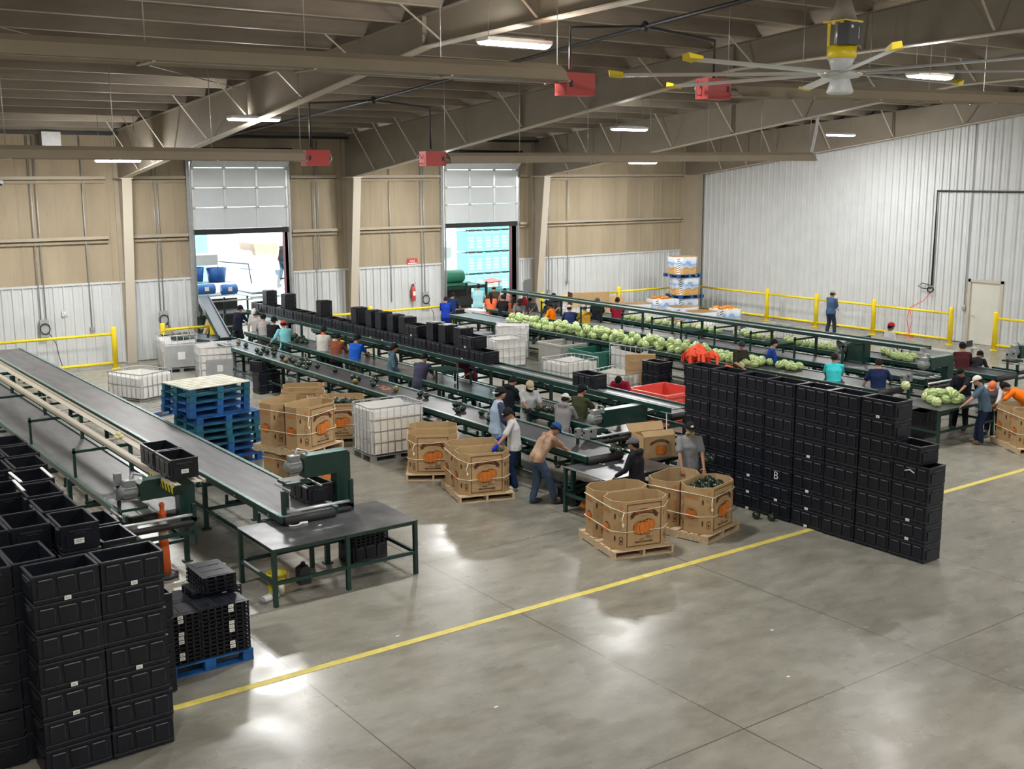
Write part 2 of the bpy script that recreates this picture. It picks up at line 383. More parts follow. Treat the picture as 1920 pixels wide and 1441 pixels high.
b = MB(); b.box(-8, WY - 0.35, 7.25, 36.3, WY - 0.05, 7.33, 'pipe'); b.box(-8, WY - 0.2, 7.33, 36.3, WY, 7.62, 'steeld'); struct(b, 'trim_3')

# portal frames
def frame(X, end=False):
    r = empty('portal_frame', (X, 36.5, 0)); r['kind'] = 'structure'
    fw = 0.15; t = 0.012
    def lz(y):                                   # underside of the rafter
        if y > 18.2: return 5.95 + (36.05 - y) * (8.29 - 5.95) / (36.05 - 18.2)
        return 8.29 + (18.2 - y) * 0.025
    def L(x, y, z): return (x, y - 36.5, z)
    # column: tapered, its inner flange leans out towards the roof
    c = MB(); yb, yt = 36.68, 36.05
    vs = [L(s * 0.012, y, z) for s in (-1, 1) for y, z in ((yb, 0), (yt, 5.95), (36.93, 5.95), (36.93, 0))]
    c.add(vs, [(0, 1, 2, 3), (7, 6, 5, 4), (0, 4, 5, 1)], 'steel')
    c.bar(L(0, yb, 0), L(0, yt, 5.93), 0.30, 0.03, 'flange', up=(0, 1, 0))
    c.bar(L(0, 36.92, 0), L(0, 36.92, 7.5), 0.30, 0.03, 'steel', up=(0, 1, 0))
    c.box(-0.2, yb - 36.5 - 0.05, 0, 0.2, 0.42, 0.02, 'steel'); c.box(-0.19, yt - 36.5 - 0.04, 5.9, 0.19, 0.44, 5.94, 'flange')
    c.build('column', r)
    ys = [36.93, 36.05, 32, 28, 24, 20, 18.2, 14, 10, 5, 0, -6, -12]
    w = MB()
    vs = []
    for y in ys: vs += [L(-0.01, y, 5.95 if y > 36.04 else lz(y)), L(-0.01, y, roofz(y) - 0.26), L(0.01, y, 5.95 if y > 36.04 else lz(y)), L(0.01, y, roofz(y) - 0.26)]
    fs = []
    for i in range(len(ys) - 1): a = 4 * i; fs += [(a, a + 1, a + 5, a + 4), (a + 2, a + 6, a + 7, a + 3)]
    w.add(vs, fs, 'steeld')
    w.build('rafter_web', r)
    f = MB()
    for i in range(1, len(ys) - 1):
        y0, y1 = ys[i], ys[i + 1]
        f.bar(L(0, y0, lz(y0)), L(0, y1, lz(y1)), 0.24, 0.025, 'flange')
    for i in range(len(ys) - 1):
        y0, y1 = ys[i], ys[i + 1]
        f.bar(L(0, y0, roofz(y0) - 0.255), L(0, y1, roofz(y1) - 0.255), 0.24, 0.02, 'steeld')
    for y in (26.2, 18.2, 10.5): f.box(-0.1, y - 36.5 - 0.01, lz(y), 0.1, y - 36.5 + 0.01, roofz(y) - .26, 'steeld')
    f.build('rafter_flange', r)
    g = MB(); k = 0
    for y in PUR[1:]:
        k += 1
        if k % 2 == 0 and y < 31 or y < -3: continue
        z = roofz(y) - 0.24
        for s in ((-1,) if end else (-1, 1)): g.bar(L(s * 0.95, y, z), L(s * 0.1, y + 0.05, lz(y) + 0.05), 0.05, 0.012, 'flange')
    g.build('flange_brace', r)
    return r
for i, X in enumerate(FX): frame(X, end=(i == len(FX) - 1))
b = MB()   # haunch wall infill of the last frame
b.box(36.15, 36.0, 0, 36.55, WY, 5.95, 'steel'); b.build('corner_column')['kind'] = 'structure'

# dock doors: sectional panels raised over the openings
def dock_door(n, d, zb):
    r = empty('door_%d' % n, ((d[0] + d[1]) / 2, WY - 0.1, 0)); r['kind'] = 'structure'
    w = d[1] - d[0]; h = w / 2
    f = MB()
    for s in (-1, 1): f.box(s * (h + 0.06) - 0.06, -0.03, 0, s * (h + 0.06) + 0.06, 0.3, DH, 'galv')
    f.box(-h - .12, -0.03, DH, h + .12, 0.3, DH + .12, 'galv')
    for s in (-1, 1):
        pts = [(s * (h - 0.02), -0.08, 0.1), (s * (h - 0.02), -0.08, 6.15)] + [(s * (h - 0.02), -0.08 - 0.45 * (1 - cos(a)), 6.15 + 0.45 * sin(a)) for a in (0.4, 0.8, 1.2, 1.57)] + [(s * (h - 0.02), -3.2, 6.68)]
        f.tube(pts, 0.035, 'galv', 6)
    f.build('door_track', r)
    zs = [zb + 0.18, zb + 0.9, zb + 1.55, zb + 2.2]
    for i in range(3):
        p = MB(); p.box(-h, -0.1, zs[i] + 0.008, h, -0.05, zs[i + 1] - 0.008, 'whited')
        for x in (-h + .05, -h / 3, h / 3, h - .05): p.box(x - .035, -0.115, zs[i] + 0.01, x + .035, -0.1, zs[i + 1] - 0.01, 'alu'); p.box(x - .06, -0.13, zs[i + 1] - 0.06, x + .06, -0.1, zs[i + 1] + 0.02, 'galv')
        p.build('door_panel', r)
    for i in range(2):
        p = MB(); a0, a1 = (zs[3], -0.1), (6.62, -0.5)
        if i == 1: a0, a1 = (6.64, -0.52), (6.7, -2.6)
        p.add([(-h, a0[1], a0[0] + .01), (h, a0[1], a0[0] + .01), (h, a1[1], a1[0]), (-h, a1[1], a1[0]), (-h, a0[1] + .05, a0[0] + .03), (h, a0[1] + .05, a0[0] + .03), (h, a1[1] + .03, a1[0] + .05), (-h, a1[1] + .03, a1[0] + .05)],
              [(0, 1, 2, 3), (7, 6, 5, 4), (0, 4, 5, 1), (2, 6, 7, 3), (1, 5, 6, 2), (0, 3, 7, 4)], 'whited')
        for x in (-h / 3, h / 3): p.bar((x, a0[1] - .01, a0[0] + .01), (x, a1[1] - .01, a1[0]), 0.07, 0.012, 'alu')
        p.build('door_panel', r)
    p = MB(); p.box(-h, -0.11, zb, h, -0.04, zb + 0.18, 'rubber'); p.build('bottom_seal', r)
    p = MB(); p.tube([(-h - .2, -0.12, 6.85), (h + .2, -0.12, 6.85)], 0.07, 'pipe', 8); p.build('torsion_spring', r)
    if n == 2 or n == 1:
        p = MB(); p.box(h - .0, 0.0, 0, h + .14, 0.5, 4.3, mat('jambred', (0.13, 0.02, 0.025), 0.5)); p.build('door_bumper', r)
dock_door(1, D1, 4.05); dock_door(2, D2, 3.98)
# personnel door in the white wall
r = empty('door_3', (WX, 22.29, 0)); r['kind'] = 'structure'
p = MB()
for s in (-1, 1): p.box(-0.05, s * 0.62 - 0.05, 0, 0.1, s * 0.62 + 0.05, 2.3, 'flange')
p.box(-0.05, -0.67, 2.2, 0.1, 0.67, 2.3, 'flange'); p.build('door_frame', r)
p = MB(); p.box(0.0, -0.57, 0.01, 0.045, 0.57, 2.2, 'doorb'); lf = p.build('door_leaf', r)
p = MB(); p.tube([(-0.0, 0.46, 1.02), (-0.06, 0.46, 1.02), (-0.06, 0.34, 1.02)], 0.014, 'alu', 6); p.build('door_handle', lf)

# floor line
b = MB(); b.box(3.72, 11.97, 0.001, 36.7, 12.09, 0.004, 'linepaint'); b.add([(3.72, 12.0, .0045), (3.98, 12.0, .0045), (3.72, 12.6, .0045)], [(0, 1, 2)], 'linepaint')
b.box(3.60, 12.0, 0.001, 3.72, 20, 0.004, 'linepaint'); struct(b, 'floor_line')

# conduits on the walls
def wallpipe(x, z0, z1, m='galv', box=None, y=WY - 0.09):
    b = MB(); b.tube([(x, y, z0), (x, y, z1)], 0.018, m, 6)
    if box: b.box(x - box / 2, y - 0.05, z0 - box, x + box / 2, y + 0.05, z0, m)
    return b.build('conduit')
for i, (x, z0, bx) in enumerate(((8.62, 1.35, .16), (8.78, 1.35, None), (10.15, 1.25, .12), (12.38, 1.4, .14), (12.5, 1.4, None), (19.95 + 1.2, 1.3, None), (22.5, 0.9, None), (22.62, 1.3, .14), (24.6 + 3.2, 0.8, None), (28.6, 1.3, .12), (18.1, 0.9, None), (18.25, 2.7, None), (29.6, 1.6, .1))):
    o = wallpipe(x, z0, 7.2, box=bx); o['kind'] = 'structure'
o = MB(); o.tube([(WX - .08, 24.4, 1.95), (WX - .08, 24.4, 5.36), (WX - .08, 14, 5.36)], 0.035, 'pipe', 8); o = o.build('black_conduit')
tag(o, 'black pipe dropping down the white end wall to the hose reel', 'pipe')
b = MB(); b.tube([(WX - .07, 23.05, 1.35), (WX - .07, 23.05, 8.2)], 0.015, 'galv', 6); b.ell((WX - .08, 23.05, 1.25), (.04, .07, .12), 'galv'); o = b.build('conduit'); o['kind'] = 'structure'
b = MB()
for k in range(14):
    a = k * 0.9; b.tube([(WX - .12 + .03 * sin(k), 24.42 + 0.13 * cos(a), 1.8 + 0.10 * sin(a)), (WX - .10, 24.42 + 0.13 * cos(a + .8), 1.8 + 0.10 * sin(a + .8))], 0.022, 'pipe', 5)
b.tube([(WX - .1, 24.4, 1.95), (WX - .12, 24.75, 2.02), (WX - .12, 24.95, 1.9), (WX - .12, 24.7, 1.82), (WX - .1, 24.4, 1.85)], 0.016, 'pipe', 6)
tag(b.build('valve_cluster'), 'black coiled hose and valve on the white end wall above the yellow rail', 'valve')
b = MB(); pts = [(WX - .12, 24.35 + .0 * k, 1.7) for k in range(1)]
b.tube([(WX - .1, 24.4, 1.7), (WX - .3, 24.55, 1.4), (36.0, 24.8, 1.14), (35.95, 24.85, 0.7), (35.95, 24.75, 0.3), (36.0, 24.6, 0.12)], 0.014, 'glove', 6)
b.tube([(36.0, 24.8, 1.14), (35.9, 24.6, 0.7), (35.9, 24.7, 0.2)], 0.014, 'glove', 6)
for k in range(16):
    a = k * 0.8; b.tube([(35.95 + .05 * sin(k * 2.3), 24.95 + 0.3 * cos(a) - .1, 0.13 + .06 * sin(k)), (35.95, 24.95 + 0.3 * cos(a + .9) - .1, 0.15 + .05 * cos(k))], 0.02, 'cone', 5)
tag(b.build('air_hose'), 'orange air hose looped over the yellow rail and coiled below it', 'hose')

# ================================================================== OVERHEAD
# tube heaters
def heater(x0, x1, y, z0, z1, label, up=0.0):
    """burner box at x0, reflector running to x1"""
    s = 1 if x1 > x0 else -1
    r = empty('tube_heater', (x0, y, z0)); tag(r, label, 'heater', None)
    b = MB(); b.box(-0.28, -0.15, -0.17, 0.28, 0.15, 0.17, 'red'); b.box(0.2 * s - .03, -0.155, -0.05, 0.2 * s + .03, 0.155, 0.05, 'pipe'); b.build('burner_box', r)
    h = MB(); L = x1 - x0; a = s * 0.35
    prof = [(-0.30, -0.10), (-0.20, 0.06), (-0.08, 0.14), (0.08, 0.14), (0.20, 0.06), (0.30, -0.10)]
    vs = []; dz = (z1 - z0)
    for t, zz in ((a, up), (L, dz)):
        for yy, z in prof: vs.append((t, yy, z + zz))
        for yy, z in prof: vs.append((t, yy * 0.94, z + zz - 0.012))
    fs = [(i, i + 1, 12 + i + 1, 12 + i) for i in range(5)] + [(6 + i, 18 + i, 18 + i + 1, 6 + i + 1) for i in range(5)] + [(i, 6 + i, 7 + i, i + 1) for i in range(5)] + [(12 + i, 13 + i, 19 + i, 18 + i) for i in range(5)]
    h.add(vs, fs, 'steel'); h.build('reflector', r)
    t = MB(); t.tube([(s * 0.28, 0, up * .5 - 0.02), (L, 0, dz - 0.02)], 0.05, 'galv', 8); t.build('radiant_tube', r)
    n = int(abs(L) / 2.0)
    for i in range(n + 1):
        k = MB(); x = a + (L - a) * i / max(n, 1); zz = up + (dz - up) * i / max(n, 1)
        k.tube([(x, 0, zz + 0.14), (x, 0, roofz(y) - z0 - 0.2)], 0.008, 'galv', 4); k.box(x - .02, -0.3, zz - .12, x + .02, 0.3, zz - .10, 'flange'); k.build('hanger', r)
    c = MB(); c.tube([(0.28 * s, 0, 0.1), (0.45 * s, 0, 0.15)] if False else [(-0.28 * s, 0.02, 0), (-0.36 * s, 0.02, 0.12), (-0.42 * s, 0.02, 0), (-0.36 * s, 0.02, -0.12), (-0.28 * s, 0.02, -0.1)], 0.01, 'galv', 5); c.build('gas_loop', r)
    return r
heater(11.45, 0.5, 14.1, 7.37, 7.42, 'long tube heater with red burner box, nearest the camera over the left side', up=.13)
heater(14.5, 26.5, 14.1, 7.42, 7.62, 'long tube heater with red burner box hanging behind the big ceiling fan')
heater(11.4, 1.0, 23.1, 6.37, 6.45, 'tube heater with red burner box above the left dock door, running left', up=.04)
heater(14.45, 28.0, 23.1, 6.37, 6.49, 'tube heater with red burner box running right above the right dock door')
b = MB(); b.tube([(12.9, 34.5, 6.85 + .1), (12.9, 23.1, 7.66), (12.9, 14.1, 8.34), (12.9, 0, 9.35)], 0.035, 'pipe', 8)
for y, z, xa, xb, zd in ((14.1, 8.34, 11.35, 14.5, 7.6), (23.1, 7.66, 11.3, 14.4, 6.6)):
    b.tube([(xa, y, zd), (xa, y, z - .12), (12.9, y, z), (xb, y, z - .12), (xb, y, zd)], 0.025, 'pipe', 6)
    b.ell((12.9, y, z), (.07, .07, .09), 'pipe')
tag(b.build('gas_pipe'), 'black gas pipe running under the roof with drops to the red heater boxes', 'pipe')
b = MB(); b.tube([(28.0, 23.1, 6.49), (28.05, 23.1, 6.55), (28.25, 23.1, 7.3), (28.3, 23.1, 7.85), (28.3, 23.1, 8.3)], 0.045, 'white', 8)
tag(b.build('exhaust_pipe'), 'white exhaust pipe rising from the far end of the right tube heater', 'pipe')

# high-bay lamps
def lamp(i, x, y, z, lab, grp=None):
    r = empty('highbay_lamp', (x, y, z)); tag(r, lab, 'ceiling light', grp)
    b = MB(); b.box(-0.62, -0.17, 0.01, 0.62, 0.17, 0.07, 'white'); b.box(-0.5, -0.12, 0.07, 0.5, 0.12, 0.10, 'galv')
    for s in (-0.5, 0.5): b.tube([(s, 0, 0.1), (s, 0, roofz(y) - z - 0.2)], 0.006, 'galv', 4)
    b.build('housing', r)
    d = MB(); n = 12
    vs = [( (-0.6 if k == 0 else 0.6), 0.155 * cos(PI * i_ / n), -0.055 * sin(PI * i_ / n) + 0.01) for k in (0, 1) for i_ in range(n + 1)]
    d.add(vs, [(i_, i_ + 1, n + 2 + i_, n + 1 + i_) for i_ in range(n)] + [tuple(range(n + 1)), tuple(range(2 * n + 1, n, -1))], 'lamp', True); d.build('diffuser', r)
    l = bpy.data.objects.new('highbay_light', _bm_l); COL.objects.link(l); l.parent = r; l.location = (0, 0, -0.065)
    l = bpy.data.objects.new('highbay_ceiling_fill', _bm_p); COL.objects.link(l); l.parent = r; l.location = (0, 0, -0.22)
    return r
LL = {(10.8, 14.8): 'bright high-bay lamp nearest the camera, above the long heater', (21.7, 14.8): 'high-bay lamp seen between the fan blades at upper right',
      (11.15, 25.75): 'bright high-bay lamp in front of the left steel rafter', (23.0, 25.75): 'high-bay lamp in the middle of the roof beside a tan rafter', (32.8, 25.75): 'high-bay lamp in front of the white end wall',
      (10.1, 32.9): 'high-bay lamp glowing under the left heater reflector', (21.1, 32.9): 'small high-bay lamp beside the red box over the right dock door', (30.1, 32.9): 'small high-bay lamp just under the right tube heater reflector'}
for i, (x, y, z) in enumerate(LAMPS):
    if (x, y) in LL: lamp(i, x, y, z, LL[(x, y)])
    else: lamp(i, x, y, z, 'high-bay lamp outside the picture lighting the hall', 'lamps outside the picture')

# ceiling fan
fx, fy, fz = 13.75, 10.85, 7.33
r = empty('ceiling_fan', (fx, fy, fz)); tag(r, 'huge ceiling fan with long grey blades and a yellow and black motor housing', 'ceiling fan')
b = MB(); b.lathe([(0.02, 0.13), (0.30, 0.11), (0.31, 0.07), (0.26, 0.03), (0.08, 0.0)], 'alu', n=28); b.lathe([(0.12, 0.03), (0.15, -0.04), (0.19, -0.17), (0.17, -0.2), (0, -0.21)], 'white', n=24); b.build('hub', r)
b = MB(); b.lathe([(0.0, 0.32), (0.20, 0.32), (0.16, 0.22), (0.13, 0.1), (0, 0.1)], 'white', n=24); b.build('gearbox', r)
b = MB(); b.lathe([(0.0, 0.47), (0.21, 0.47), (0.21, 0.32), (0.19, 0.29), (0, 0.29)], 'yellow', n=24); b.lathe([(0.0, 0.80), (0.11, 0.80), (0.11, 0.47), (0, 0.47)], 'galv', n=20)
for a in range(4): b.bar((0.19 * cos(a * PI / 2 + .6), 0.19 * sin(a * PI / 2 + .6), 0.45), (0.19 * cos(a * PI / 2 + .6), 0.19 * sin(a * PI / 2 + .6), 0.80), 0.05, 0.012, 'yellow')
b.box(-0.2, -0.2, .79, 0.2, 0.2, .81, 'yellow'); b.build('motor', r)
b = MB(); b.box(-0.24, -0.30, 0.46, 0.02, -0.10, 0.76, 'pipe'); b.box(-.03, -.305, .54, -.02, -.30, .70, 'sticker'); b.box(-.2, -.305, .68, -.15, -.30, .72, 'sticker'); b.build('control_box', r)
b = MB(); b.bar((0, 0, .8), (0, 0, roofz(fy) - fz - .2), 0.09, 0.09, 'galv'); b.lathe([(0.2, .81), (0.07, 1.2), (0.05, 1.2), (0.05, .81)], 'steeld', n=12); b.build('downrod', r)
tipd = Vector((P(1195, 140, fz + .1).x - fx, P(1195, 140, fz + .1).y - fy)); a0 = math.atan2(tipd.y, tipd.x)
for k in range(8):
    a = a0 + k * PI / 4
    mtx = Matrix.Rotation(a, 4, 'Z') @ Matrix.Rotation(R_(8), 4, 'X')
    bl = MB(); pr = [(-0.09, 0.0), (-0.05, 0.022), (0.03, 0.028), (0.10, 0.004), (0.03, -0.004), (-0.05, -0.006)]
    vs = [(t, yy, z + 0.09) for t in (0.34, 3.15) for yy, z in pr]; bl.add(vs, [(i, (i + 1) % 6, 6 + (i + 1) % 6, 6 + i) for i in range(6)] + [tuple(range(6))[::-1], tuple(range(6, 12))], 'alu'); bl.xf(mtx); blo = bl.build('blade', r)
    w = MB(); vs = [(3.13, -0.10, 0.075), (3.33, -0.07, 0.085), (3.33, 0.06, 0.09), (3.13, 0.11, 0.08), (3.13, -0.095, 0.12), (3.34, -0.06, 0.165), (3.34, 0.05, 0.165), (3.13, 0.105, 0.12)]
    w.add(vs, [(3, 2, 1, 0), (4, 5, 6, 7), (0, 1, 5, 4), (1, 2, 6, 5), (2, 3, 7, 6), (3, 0, 4, 7)], 'yellow'); w.xf(mtx); w.build('winglet', blo)
g = MB()
for a in (0.8, 2.4, 3.9, 5.5): g.tube([(0.1 * cos(a), 0.1 * sin(a), 1.15), (3.5 * cos(a), 3.5 * sin(a), roofz(fy + 3.5 * sin(a)) - fz - .25)], 0.006, 'galv', 4)
g.build('guy_wire', r)

# roof rod bracing, security camera, wall signs
b = MB(); b.tube([(2.9, 20, roofz(20) - .3), (11.3, 27, roofz(27) - .3)], 0.012, 'galv', 5); b.tube([(11.3, 13, roofz(13) - .35), (2.9, 17.5, roofz(17.5) - .35)], 0.012, 'galv', 5)
b.build('rod_brace')['kind'] = 'structure'
r = empty('security_camera', (7.75, WY - 0.25, 5.8)); tag(r, 'small white security camera on the wall at far left', 'camera')
b = MB(); b.lathe([(0, .09), (.08, .08), (.09, 0), (.07, -.05), (0, -.08)], 'white', n=16); b.build('housing', r); b = MB(); b.ell((0, -.05, -.04), (.04, .04, .04), 'pipe'); b.build('lens', r)
r = empty('speaker_box', (9.25, WY - .3, 7.0)); tag(r, 'grey box mounted high on the wall under the left roof edge', 'box'); b = MB(); b.box(-.28, -.15, -.2, .28, .15, .32, 'galv'); b.box(-.2, -.16, -.42, .15, .1, -.2, 'galv'); b.build('housing', r)
b = MB(); b.box(-.22, -.012, -.11, .22, .012, .11, 'red')
vs, fs = text_faces('FIRE', 0.13); b.add([(x, -.0135, y - .0) for x, y in vs], fs, 'sticker')
b.box(-.2, -.014, -.095, .2, -.0125, -.06, 'sticker')
tag(b.build('fire_sign', loc=(22.1, WY - .05, 2.78)), 'red fire extinguisher sign above the ribbed white panel', 'sign')
r = empty('fire_extinguisher', (22.05, WY - .16, 1.3)); tag(r, 'red fire extinguisher on the white panel between the dock doors', 'fire extinguisher')
b = MB(); b.lathe([(0, 0), (.085, 0), (.09, .04), (.09, .46), (.05, .54), (.03, .56), (0, .56)], 'red', n=18); b.box(-.05, -.095, .2, .05, -.085, .36, 'sticker'); b.build('cylinder', r)
b = MB(); b.box(-.03, -.03, .56, .03, .03, .62, 'pipe'); b.tube([(0, -.02, .6), (-.1, -.05, .62), (-.13, -.04, .4), (-.12, -.03, .1)], .014, 'pipe', 6); b.bar((0, 0, .63), (.1, -.05, .68), .03, .01, 'pipe'); b.build('valve', r)
b = MB(); b.box(-.09, 0.01, -.09, .09, .03, .09, 'white'); b.box(-.03, -.005, -.03, .03, .01, .03, 'sticker'); tag(b.build('wall_outlet', loc=(9.95 - .6, WY - .09, 1.75)), 'small square white outlet box on the ribbed white panel', 'outlet')
b = MB(); b.box(-.10, 0, -.12, .10, .02, .12, 'sticker'); b.box(-.08, -.003, -.1, .08, 0, -.04, 'red'); tag(b.build('notice_plate', loc=(11.3, 36.55, 2.2)), 'small red and white notice on the front of the left column', 'sign')
b = MB()
for s_, x in ((0, 8.7), (1, 12.45), (2, 22.55)):
    pass
def reel(x, lab):
    b = MB(); b.box(-.13, -.1, -.25, .13, 0, .3, 'grey')
    for k in range(18):
        a = k * .7; b.tube([(.15 * cos(a), -.12 - .01 * (k % 3), .02 + .17 * sin(a)), (.15 * cos(a + .7), -.12, .02 + .17 * sin(a + .7))], .016, 'pipe', 5)
    b.tube([(.1, -.1, -.1), (.3, -.12, -.5), (.35, -.12, -.9), (.42, -.15, -1.2)], .012, 'pipe', 5)
    tag(b.build('cable_reel', loc=(x, WY - .08, 1.3)), lab, 'cable reel')
reel(8.7, 'grey box with coiled cable on the wall behind the left yellow rail'); reel(12.45, 'coiled cable and box on the wall behind the caged white totes'); reel(22.6, 'coiled cable on the white wall panel below the fire extinguisher')

# yellow guard rails
def rail(pts, label, zt=1.33, zr=1.1, low=0.18):
    r = empty('guard_rail', (*pts[0], 0)); tag(r, label, 'guard rail')
    for i, p in enumerate(pts):
        b = MB(); x, y = p[0] - pts[0][0], p[1] - pts[0][1]
        b.lathe([(.085, 0), (.085, zt - .05), (.075, zt - .015), (.04, zt), (0, zt + .005)], 'yellow', c=(x, y, 0), n=18); b.lathe([(.14, 0), (.14, .015), (.09, .02)], 'yellow', c=(x, y, 0), n=14); b.build('post', r)
    for i in range(len(pts) - 1):
        a = (pts[i][0] - pts[0][0], pts[i][1] - pts[0][1]); c = (pts[i + 1][0] - pts[0][0], pts[i + 1][1] - pts[0][1])
        for z in (zr, low):
            if z is None: continue
            b = MB(); b.tube([(*a, z), (*c, z)], .045, 'yellow', 12); b.build('rail', r)
    return r
rail([(10.55, 35.97), (6.6, 35.97), (2.4, 35.97)], 'yellow pipe guard rail along the wall left of the first column')
rail([(12.1, 35.9), (13.75, 35.9)], 'short yellow guard rail between the left column and the left dock door')
rail([(17.9, 36.0), (19.75, 36.0), (23.35, 36.0)], 'yellow guard rail below the fire extinguisher, running to the right dock door')
rail([(27.6, 36.0), (31.7, 36.0), (35.9, 36.0)], 'yellow guard rail along the door wall behind the blue printed bins')
rail([(35.95, 35.9), (35.95, 31.55), (35.95, 29.0), (35.95, 26.3), (35.95, 23.05)], 'long yellow guard rail in front of the white end wall, left of the door')
rail([(35.95, 21.35), (35.95, 17.5), (35.95, 13.5)], 'yellow guard rail in front of the white end wall, right of the door')

def PX(px, py, x):
    d = ROTM @ Vector((px - 960, -(py - 720.5), -F_PX)); t = x / d.x
    return Vector((x, t * d.y, CAM[2] + t * d.z))

# ================================================================== CONVEYORS
def conveyor(x0, x1, y0, y1, label, z=0.95, beltm='belt', legs=2.6, tail=True, lowpipe=True, name='belt_conveyor'):
    r = empty(name, (x0, y0, 0)); tag(r, label, 'conveyor')
    w = x1 - x0; L = y1 - y0
    b = MB(); b.box(0.03, 0, z - 0.03, w - 0.03, L, z - 0.012, beltm); b.box(0.05, 0.06, z - 0.16, w - 0.05, L - 0.06, z - 0.145, 'rubber')
    for yy in (0, L): b.lathe([(0, 0.04), (0.075, 0.04), (0.075, w - 0.04), (0, w - 0.04)], 'rubber', c=(0, yy, z - 0.09), n=14, axis='x')
    b.build('belt', r)
    for x in (0, w):
        b = MB(); b.box(x - 0.025, -0.02, z - 0.10, x + 0.025, L + 0.02, z, 'green'); b.box(x - 0.032, -0.02, z, x + 0.032, L + 0.02, z + 0.012, 'greenl')
        k = 0.4
        while k < L: b.tube([(x + (0.035 if x else -0.035), k, z - 0.06), (x + (0.05 if x else -0.05), k, z - 0.06)], 0.015, 'galv', 6); k += 1.3
        b.build('side_rail', r)
    n = max(2, int(L / legs) + 1)
    for i in range(n):
        yy = 0.35 + (L - 0.7) * i / (n - 1)
        for x in (0.0, w):
            b = MB(); b.box(x - 0.035, yy - 0.035, 0.02, x + 0.035, yy + 0.035, z - 0.11, 'green'); b.box(x - 0.07, yy - 0.06, 0, x + 0.07, yy + 0.06, 0.02, 'green'); b.build('leg', r)
        b = MB(); b.box(0.03, yy - 0.025, 0.33, w - 0.03, yy + 0.025, 0.38, 'green'); b.box(0.03, yy - 0.025, z - 0.24, w - 0.03, yy + 0.025, z - 0.19, 'green'); b.build('cross_bar', r)
    k = 0.9
    while k < L:
        b = MB(); b.box(0.0, k - 0.02, z - 0.33, 0.04, k + 0.02, z - 0.17, 'green'); b.box(w - 0.04, k - 0.02, z - 0.33, w, k + 0.02, z - 0.17, 'green'); b.tube([(0, k, z - 0.31), (w, k, z - 0.31)], 0.03, 'green', 6); k += 1.3; b.build('return_roller', r)
    if lowpipe:
        b = MB()
        for x in (0.0, w): b.tube([(x, 0.35, 0.36), (x, L - 0.35, 0.36)], 0.028, 'green', 6)
        b.build('stringer', r)
    return r
convA = conveyor(6.70, 7.60, 15.1, 35.3, 'long grey belt conveyor running from the left wall to the steel table', z=1.0)
convB = conveyor(4.84, 5.85, 16.5, 34, 'grey belt conveyor at far left with thin posts standing on its edge', z=1.0)
convC = conveyor(12.65, 13.53, 15.2, 33.2, 'belt conveyor with dark squash nearest the cardboard pumpkin bins', z=1.0, beltm='beltd')
convD = conveyor(14.35, 15.22, 16.3, 34.6, 'steel-bedded conveyor the packers face below the row of black crates', z=1.0, beltm='sheet')
convH = conveyor(16.45, 17.25, 17.0, 34.0, 'belt conveyor with a few dark squash behind the crate shelf', z=1.0, beltm='belt')
convE = conveyor(22.15, 23.15, 16.0, 34.4, 'belt conveyor heaped with green melons behind the white totes', z=1.0, beltm='beltd')
convF = conveyor(24.2, 25.15, 16.2, 35.0, 'empty grey belt conveyor between the two rows of melons', z=1.0)
convG = conveyor(26.1, 27.0, 15.4, 32.0, 'farthest belt conveyor with spaced green melons', z=1.0, beltm='beltd')

def shelf(x0, x1, y0, y1, z, label, postx, posts, strips=False):
    r = empty('crate_conveyor', (x0, y0, 0)); tag(r, label, 'conveyor'); w = x1 - x0; L = y1 - y0
    for x in (0, w):
        b = MB()
        if strips: b.box(x - .02, 0, z - .05, x + .02, L, z + .0, 'steel'); b.build('side_rail', r); continue
        b.box(x - 0.02, 0, z - (0.08 if z < 1.6 else .06), x + 0.02, L, z + 0.02, 'green'); b.box(x - (0 if x else 0.022), 0.0, z + 0.02, x + (0.022 if x else 0.0), L, z + 0.032, 'greenl'); b.build('side_rail', r)
    b = MB()
    if strips:
        b.box(0.02, 0, z - 0.03, 0.12, L, z - 0.02, 'brownl' if False else 'flange'); b.box(w - 0.16, 0, z - 0.03, w - 0.02, L, z - 0.02, 'flange')
        k = 0.5
        while k < L: b.box(0.0, k, z - 0.05, w, k + 0.05, z - 0.032, 'flange'); k += 1.55
    else: b.box(0.02, 0, z - 0.03, w - 0.02, L, z - 0.012, 'belt'); b.box(w / 2 - .03, 0, z - .012, w / 2 + .03, L, z - 0.004, 'alu')
    b.build('bed', r)
    for yy in posts:
        b = MB(); px_ = postx - x0; s = 1 if px_ < 0 else -1
        b.box(px_ - 0.022, yy - y0 - 0.022, 0.99, px_ + 0.022, yy - y0 + 0.022, z - 0.08, 'green')
        b.box(min(px_, w) - 0.022, yy - y0 - 0.022, z - 0.17, max(px_, w + .05) + 0.022, yy - y0 + 0.022, z - 0.125, 'green'); b.build('post', r)
        b = MB(); b.box(w - .03, yy - y0 - .03, 0.0, w + .03, yy - y0 + .03, z - .13, 'green'); b.build('leg', r)
    return r
sh1 = shelf(5.30, 5.78, 15.7, 33.5, 1.60, 'raised crate conveyor with pale strips between the two belts at far left', 4.84, (19.2, 22.2, 25.0, 28.0, 31.0), strips=True)
sh2 = shelf(15.12, 15.60, 15.6, 36.2, 1.50, 'raised conveyor shelf carrying the long double row of black crates', 15.0, (17.6, 20.0, 22.4, 24.6, 27.2, 30.0, 33.0))
sh3 = shelf(24.62, 25.10, 16.6, 34.6, 1.68, 'raised empty green conveyor rail above the melon line', 24.2, (18.6, 20.2, 21.8, 23.2, 24.6, 25.9, 27.3, 29.4, 31.6))
